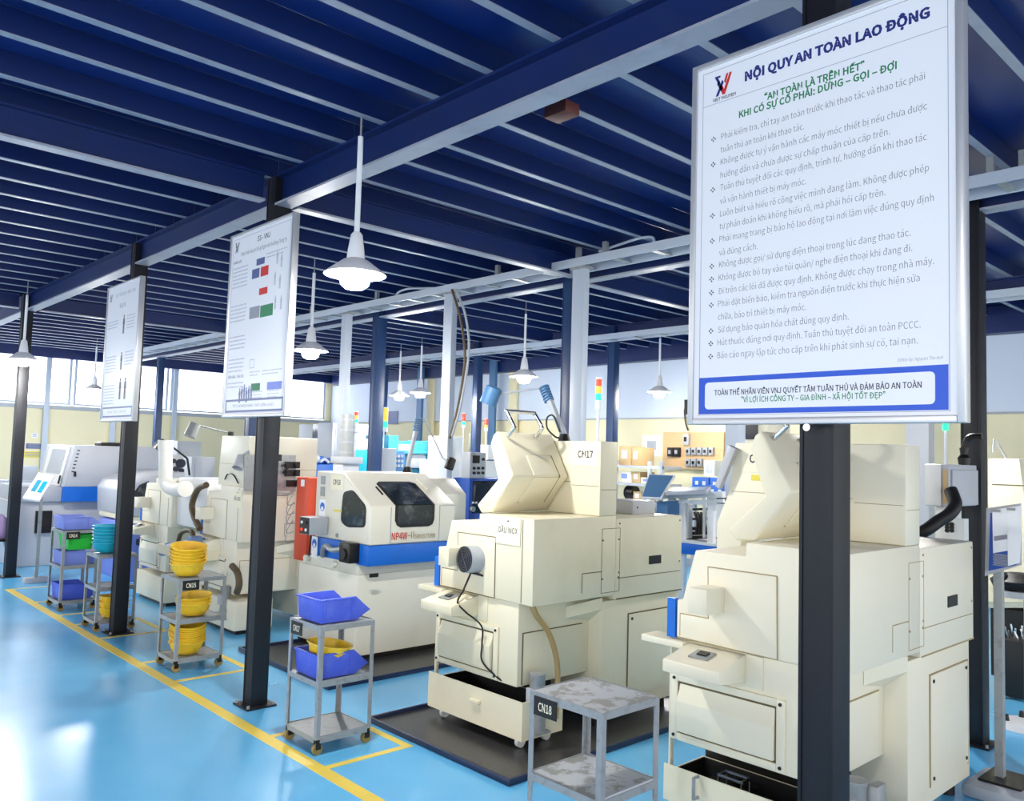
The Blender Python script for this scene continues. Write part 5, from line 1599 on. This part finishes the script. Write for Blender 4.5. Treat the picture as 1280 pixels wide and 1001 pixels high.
# shelf unit with cartons
xk = 10.2
t = thing('shelf_unit', (xk, 8.5, 0), 'pale shelf unit with cartons behind the centre lathe tower', 'shelf')
ya, yb = at(768, 580, 'x', xk).y, at(828, 580, 'x', xk).y
for py in (582, 604, 627):
    z = at(800, py, 'x', xk).z
    MB().box(xk, xk + .5, yb, ya, z - .04, z).build('shelf_board', 'pale_grey', t)
zt_ = at(800, 576, 'x', xk).z
for y in (ya - .05, at(813, 590, 'x', xk).y, yb):
    MB().box(xk - .01, xk + .04, y, y + .05, 0, zt_).build('upright', 'pale_grey', t)
z1, z2, z3 = [at(800, py, 'x', xk).z for py in (582, 604, 627)]
for (px0, px1, z, h_, mm, l) in [(773, 788, z1, .30, 'carton', 'tall pale carton on the upper shelf, beside the lathe tower'), (789, 799, z1, .28, 'carton', 'narrow brown carton on the upper shelf'),
                                 (773, 789, z2, .17, 'label', 'white carton with blue square window on the middle shelf'), (790, 800, z2, .17, 'carton', 'brown carton on the middle shelf'), (801, 812, z2, .09, 'label', 'flat pale box on the middle shelf'),
                                 (792, 802, z3, .15, 'carton', 'brown carton on the lowest visible shelf')]:
    a_, b_ = at(px0, 590, 'x', xk + .05), at(px1, 590, 'x', xk + .05)
    t = thing('carton', (xk + .2, (a_.y + b_.y) / 2, z), l, 'box', 'cartons on the pale shelves')
    MB().box(xk + .05, xk + .42, b_.y, a_.y, z + .001, z + h_).build('body', mm, t, bevel=.004)
    MB().box(xk + .047, xk + .05, b_.y + (a_.y - b_.y) * .3, a_.y - (a_.y - b_.y) * .25, z + h_ * .35, z + h_ * .8).build('label_square', 'bin_pale' if mm == 'label' else 'paper', t)
t = thing('gear_head', (xk + .2, ya - .25, z3), 'dark machine part on the lowest visible shelf by the lathe tower', 'machine part')
MB().cyl((xk + .2, ya - .28, z3 + .12), (xk + .2, ya - .12, z3 + .12), .11).build('hub', 'dark', t, smooth=True)
MB().box(xk + .1, xk + .35, ya - .42, ya - .15, z3 + .001, z3 + .08).build('mount', 'black', t)
# white box on the centre lathe's rear cabinet
a_, b_ = at(791, 628, 'y', 3.62), at(808, 628, 'y', 3.62)
t = thing('terminal_box', (a_.x, 3.7, 1.312), 'plain white box standing on the rear cabinet of the centre lathe', 'box')
MB().box(a_.x, b_.x + .10, 3.62, 3.86, 1.3125, at(800, 626, 'y', 3.62).z).build('housing', 'pale_grey', t, bevel=.006)
MB().cyl((a_.x + .05, 3.62, 1.36), (a_.x + .05, 3.615, 1.36), .006).build('screw', 'dark', t)
# bar feeder frame
xb = 6.9
gp = lambda px, py, x=xb: at(px, py, 'x', x)
t = thing('bar_feeder', (xb, 4.8, 0), 'white framed bar feeder with blue base behind the centre lathe', 'machine')
for px in (838, 852, 888):
    c = gp(px, 650)
    MB().box(xb, xb + .05, c.y - .035, c.y + .035, .0, gp(px, 619).z).build('upright', 'white', t, bevel=.004)
def rail(px0, py0, px1, py1, w_, mm, x=xb):
    MB().bar(gp(px0, py0, x), gp(px1, py1, x), w_).build('rail', mm, t)
rail(824, 620, 905, 618, .06, 'white'); rail(838, 627, 905, 626, .035, 'white')
for py in (637, 649, 661, 667, 672):
    rail(853, py, 898, py - 1.5, .035 if py > 655 else .022, 'dark', xb + .15)
MB().box(xb - .05, xb + .6, gp(905, 680).y, gp(832, 680).y, gp(860, 692).z, gp(860, 678).z).build('base', 'np_blue', t, bevel=.01)
MB().box(xb - .06, xb + .6, gp(905, 680).y, gp(832, 680).y, gp(860, 678).z, gp(860, 675).z).build('base_top', 'white', t)
for px in (846, 894):
    c = gp(px, 660)
    MB().box(xb + .05, xb + .12, c.y - .1, c.y + .1, gp(px, 672).z, gp(px, 630).z).build('end_plate', 'white', t)
MB().box(xb + .3, xb + .5, gp(882, 650).y, gp(862, 650).y, gp(870, 655).z, gp(870, 622).z).build('drive_unit', 'black', t, bevel=.02)
rail(881, 622, 881, 672, .03, 'white', xb + .1)
for k in range(4):
    MB().tube([gp(868 + 4 * k, 640, xb + .1), gp(872 + 3 * k, 652, xb + .1), gp(870 + 4 * k, 668, xb + .1)], .014).build('cable', 'dark', t, smooth=True)
# tilted lids
q = [gp(802, 624, 6.6), gp(826, 625, 6.6), gp(844, 596, 7.1), gp(812, 594.5, 7.1)]
nn = (q[1] - q[0]).cross(q[3] - q[0]).normalized() * .02
lid = MB().prism(q, nn).build('raised_lid', 'white', t)
cc = sum(q, V(0, 0, 0)) / 4
MB().prism([p + (cc - p) * .08 - nn * .15 for p in q], nn * 1.3).build('panel', 'steel_blue', lid)
MB().bar(gp(826, 625, 6.75), gp(815, 650, 6.75), .03).build('stay', 'grey', t)
MB().prism([gp(821, 628, 6.7), gp(834, 626, 6.7), gp(834, 646, 6.7), gp(821, 644, 6.7)], V(.3, 0, 0)).build('lower_panel', 'steel_blue', t)
q = [gp(832, 619, 6.7), gp(884, 617, 6.7), gp(889, 612, 7.15), gp(842, 613, 7.15)]
nn = (q[1] - q[0]).cross(q[3] - q[0]).normalized() * .03
lid = MB().prism(q, nn).build('flat_lid', 'pale_grey', t)
cc = sum(q, V(0, 0, 0)) / 4
MB().prism([p + (cc - p) * .10 - nn * .12 for p in q], nn * 1.3).build('panel', 'steel_blue', lid)
# blue bins by the wall
for (px0, px1, py0, py1, l) in [(865, 886, 596, 614, 'blue crate with two white labels under the switchboard'), (887, 908, 597, 618, 'second blue crate under the switchboard, right of the labelled one'), (884, 906, 606, 627, 'lower blue crate in front under the switchboard')]:
    x = 9.6 if py0 < 600 else 9.1
    a_, b_ = at(px0, py0, 'x', x), at(px1, py1, 'x', x)
    t = thing('crate', (x, a_.y, b_.z), l, 'crate', 'blue crates')
    MB().box(x, x + .35, b_.y, a_.y, b_.z, a_.z).build('body', 'np_blue', t, bevel=.008)
    for k in (.2, .62):
        MB().box(x - .003, x, b_.y + (a_.y - b_.y) * k, b_.y + (a_.y - b_.y) * (k + .18), b_.z + .08, a_.z - .05).build('label_card', 'paper', t)
a_, b_ = at(863, 628, 'x', 9.0), at(915, 628, 'x', 9.0)
t = thing('work_bench', (9.2, a_.y, 0), 'pale bench carrying the blue crates under the switchboard', 'bench')
zc_ = at(875, 614, 'x', 9.6).z
zd_ = at(895, 627, 'x', 9.1).z
MB().box(9.05, 9.55, b_.y - .3, a_.y + .1, zd_ - .05, zd_ - .001).build('lower_top', 'pale_grey', t)
MB().box(9.56, 10.0, b_.y - .3, a_.y + .3, zc_ - .05, min(zc_, at(897, 618, 'x', 9.6).z) - .001).build('upper_top', 'pale_grey', t)
for y in (b_.y - .25, a_.y + .0):
    for x in (9.1, 9.9):
        MB().box(x, x + .05, y, y + .05, 0, zd_ - .05).build('leg', 'pale_grey', t)

# pale tall machine and notices behind the right lathe
t = thing('machine_cabinet', (9.5, 4.6, 0), 'cream tall cabinet with dark window right above the right lathe tower', 'cabinet')
a_, b_ = at(926, 520, 'x', 8.0), at(958, 600, 'x', 8.0)
MB().box(8.0, 8.5, b_.y, a_.y, 0, 2.35).build('housing', 'cream_clean', t, bevel=.01)
a_, b_ = at(932, 520, 'x', 7.99), at(947, 549, 'x', 7.99)
MB().box(7.985, 8.0, b_.y, a_.y, b_.z, min(a_.z, 2.33)).build('dark_window', 'screen', t)
a_ = at(915, 545, 'x', 7.4)
m = MB().box(7.4, 7.52, a_.y - .08, a_.y + .08, 0, 3.3)
tag(m.build('wall_post', 'post'), 'pale blue post left of the right lathe tower', 'post', 'slim posts before the far wall')
a_ = at(1145, 545, 'x', 8.6)
m = MB().box(8.6, 8.75, a_.y - .12, a_.y + .1, 0, 3.3)
tag(m.build('wall_post', 'pale_grey'), 'pale post beyond the right lathe, right of its tower top', 'post', 'slim posts before the far wall')

# machine with black hose at right
xw_ = 5.15
gp = lambda px, py, x=xw_: at(px, py, 'x', x)
t = thing('control_cabinet', (xw_ + .2, 2.0, 0), 'white control cabinet with black cable hose behind the right lathe', 'cabinet')
kc = gp(1186, 600)
a_ = gp(1156, 632)
xe_ = at(1221, 600, 'y', kc.y).x
zt0 = gp(1170, 580).z
MB().box(xw_, xe_, kc.y, a_.y, a_.z, zt0).build('housing', 'pale_grey', t, bevel=.006)
MB().box(xw_ - .012, xw_, gp(1177, 600).y, a_.y - .004, a_.z + .005, zt0 - .002).build('left_door', 'white', t, bevel=.003)
MB().box(xw_ + .03, xe_ - .01, kc.y - .012, kc.y, a_.z + .005, zt0 - .03).build('right_door', 'pale_grey', t, bevel=.003)
MB().box(xw_ - .006, xw_, gp(1184, 600).y, gp(1179, 600).y, a_.z + .02, zt0 - .03).build('slot', 'carton', t)
MB().box(xw_ + .05, xw_ + .25, gp(1183, 640).y, gp(1165, 640).y, 0, a_.z).build('pedestal', 'white', t, bevel=.01)
MB().box(xw_ + .02, xw_ + .1, gp(1203, 660).y, gp(1184, 660).y, .9, gp(1190, 648).z).build('socket_plate', 'white', t)
for px in (1184, 1190):
    for py in (655, 659, 663):
        c = gp(px, py, xw_ + .02)
        MB().cyl(c, c - V(.006, 0, 0), .012).build('socket', 'black', t)
m = MB().tube([gp(1188, 612, 5.1), gp(1192, 622, 5.08), gp(1194, 632, 5.05), gp(1186, 643, 5.0), gp(1172, 652, 4.95), gp(1158, 662, 4.9), gp(1136, 674, 4.88)], .036, n=12)
tag(m.build('cable_hose', 'black', smooth=True), 'thick black cable hose sagging from the white control cabinet', 'hose')
z_ = gp(1170, 580).z
c = gp(1205, 577, xw_ + .15)
m = MB().lathe([(.03, 0), (.035, .04), (.02, .06), (.025, .10)], (xw_ + .15, c.y, z_ + .001), n=12)
m.tube([(xw_ + .15, c.y, z_ + .10), (xw_ + .15, c.y - .03, z_ + .16), (xw_ + .15, c.y - .10, z_ + .17)], .02)
tag(m.build('lamp_joint', 'dark', smooth=True), 'dark lamp joint standing on the white control cabinet', 'lamp')
c = gp(1182, 576, xw_ + .15)
t = thing('signal_light', (xw_ + .15, c.y, z_), 'thin pole with small green light on the white control cabinet', 'signal light')
zt_ = gp(1182, 538, xw_ + .15).z
MB().cyl((xw_ + .15, c.y, z_), (xw_ + .15, c.y, zt_), .008).build('pole', 'lamp_white', t)
MB().cyl((xw_ + .15, c.y, zt_), (xw_ + .15, c.y, zt_ + .045), .018).build('lens', 'lit_green', t)
# cream machine at the right edge
gp = lambda px, py, x=7.2: at(px, py, 'x', x)
t = thing('lathe', (7.4, 1.6, 0), 'cream lathe at the right edge beyond the clipboard stand', 'machine')
b = MB().prism([gp(1235, 573), gp(1274, 573), gp(1283, 640), gp(1300, 640), gp(1300, 760), gp(1235, 760)], V(.9, 0, 0)); b.build('housing', 'cream', t, bevel=.01)
MB().box(7.196, 7.2, gp(1282, 606).y, gp(1240, 606).y, gp(1260, 606.5).z, gp(1260, 605.5).z).build('panel_seam', 'seam', t)
MB().prism([gp(1235, 752), gp(1300, 752), gp(1300, 700), gp(1235, 700)], V(-.02, 0, 0)).build('lower_panel', 'cream_worn', t)
MB().box(7.25, 8.0, gp(1300, 700).y, gp(1235, 700).y, .1, gp(1240, 760).z).build('base', 'dark', t)
m = MB().tube([gp(1241, 565, 7.3), gp(1243, 549, 7.3), gp(1247, 554, 7.3), gp(1258, 573, 7.3)], .01, smooth=0)
tag(m.build('thin_rod', 'galv'), 'thin bent rod sticking up from the cream lathe at the right edge', 'rod')
# clipboard stand
xc = 4.95
gp = lambda px, py, x=xc: at(px, py, 'x', x)
t = thing('clipboard_stand', (5.3, 1.6, 0), 'grey clipboard stand with blue holder and hanging white papers at right', 'stand')
qf = [gp(1231, 720), gp(1276, 706), gp(1275, 629), gp(1233, 635)]
MB().prism(qf, V(.02, 0, 0)).build('board', 'pale_grey', t)
qb = [gp(1237, 713), gp(1271, 706), gp(1271, 637), gp(1239, 641)]
h = MB().prism([p + V(-.003, 0, 0) for p in qb], V(-.012, 0, 0)).build('holder', 'deepblue', t)
MB().prism([p + V(-.018, 0, 0) for p in (gp(1243, 691), gp(1261, 688), gp(1262, 634), gp(1242, 637))], V(-.004, 0, 0)).build('sheet', 'paper', h)
MB().prism([p + V(-.024, 0, 0) for p in (gp(1262, 707), gp(1277, 703), gp(1279, 632), gp(1261, 634))], V(-.004, 0, 0)).build('sheet', 'paper', h)
q = MB()
for k in range(6):
    c = gp(1244 + 2.7 * k, 673 - .4 * k, xc - .024)
    q.box(xc - .024, xc - .0225, c.y - .006, c.y + .006, c.z - .012, c.z + .012)
q.build('printed_mark', 'ink_pale', h)
q = MB()
for k in range(9):
    c = gp(1241 + 1.2 * (k % 2), 692 + 1.7 * k, xc - .017)
    q.box(xc - .018, xc - .016, c.y - .07, c.y, c.z - .003, c.z + .002)
q.build('printed_line', 'ink_pale', h)
for px in (1247, 1266):
    c = gp(px, 638 - .1 * (px - 1247))
    MB().bar(c + V(-.026, .02, 0), c + V(-.026, -.02, 0), .014).build('bulldog_clip', 'galv', h)
c = gp(1249, 712)
c2 = V(xc + .045, at(1249, 800, 'x', xc + .045).y, 0)
MB().box(c2.x - .022, c2.x + .022, c2.y - .02, c2.y + .02, 0.012, gp(1249, 690).z).build('post', 'galv', t)
MB().box(c2.x - .05, c2.x + .05, c2.y - .05, c2.y + .05, 0, .012).build('foot_plate', 'galv', t)
# black tool cart with drill bits, at right
xt = 7.0
gp = lambda px, py, x=xt: at(px, py, 'x', x)
t = thing('tool_bin', (xt, 1.5, 0), 'black tool bin with bright rods standing in it, right edge', 'bin')
a_, b_ = gp(1252, 800), gp(1279, 800)
MB().box(xt, xt + .35, b_.y, a_.y, .02, gp(1260, 800).z).build('box', 'black', t, bevel=.008)
for k in range(8):
    y = b_.y + (a_.y - b_.y) * (k + .5) / 8
    MB().bar((xt + .1 + .02 * (k % 3), y, gp(1260, 800).z), (xt + .08 + .03 * (k % 3), y + .02 * (k % 2), gp(1260, 800).z + .06 + .02 * (k % 3)), .012).build('rod', 'chrome', t)
m = MB().lathe([(.14, 0), (.16, .05), (.1, .09), (.05, .1)], (gp(1272, 725, 6.2).x, gp(1272, 725, 6.2).y, gp(1272, 735, 6.2).z), n=16)
m.tube([gp(1252, 715, 6.1), gp(1254, 726, 6.1), gp(1264, 734, 6.1), gp(1278, 730, 6.1)], .03)
tag(m.build('cable_bundle', 'black', smooth=True), 'tangled black cables and tool behind the clipboard stand', 'cable')
t = thing('bench_shelf', (6.2, 1.4, 0), 'thin pale bench top under the black cables at the right edge', 'bench')
a_, b_ = gp(1250, 738, 6.05), gp(1290, 738, 6.05)
MB().box(6.05, 6.6, b_.y, a_.y, a_.z - .04, a_.z).build('top', 'white', t)
MB().box(6.5, 6.54, b_.y, b_.y + .04, 0, a_.z - .04).build('leg', 'galv', t)
MB().box(6.5, 6.54, a_.y - .05, a_.y - .01, 0, a_.z - .04).build('leg', 'galv', t)
c = at(1268, 905, 'z', .02)
t = thing('floor_stand', (c.x, c.y, 0), 'white rounded base plate with black knobs on the blue floor at right', 'base')
MB().cyl((c.x + .05, c.y - .05, 0.001), (c.x + .05, c.y - .05, .035), .17, .15, n=28).build('plate', 'white', t, smooth=True)
for (px, py) in ((1258, 897), (1277, 893)):
    k_ = at(px, py, 'z', .05)
    MB().cyl((k_.x, k_.y, .035), (k_.x, k_.y, .075), .018, .012).build('knob', 'black', t, smooth=True)
# low box and pipe on the floor at the bottom right
a_ = at(1226, 985, 'z', .05)
t = thing('floor_box', (a_.x, a_.y, 0), 'white low box with dark lid on the floor at the bottom right corner', 'box')
MB().box(a_.x - .05, a_.x + .32, a_.y - .22, a_.y + .08, .0, .07).build('body', 'grey', t, bevel=.02)
MB().box(a_.x + .05, a_.x + .30, a_.y - .17, a_.y + .03, .07, .082).build('lid', 'dark', t)
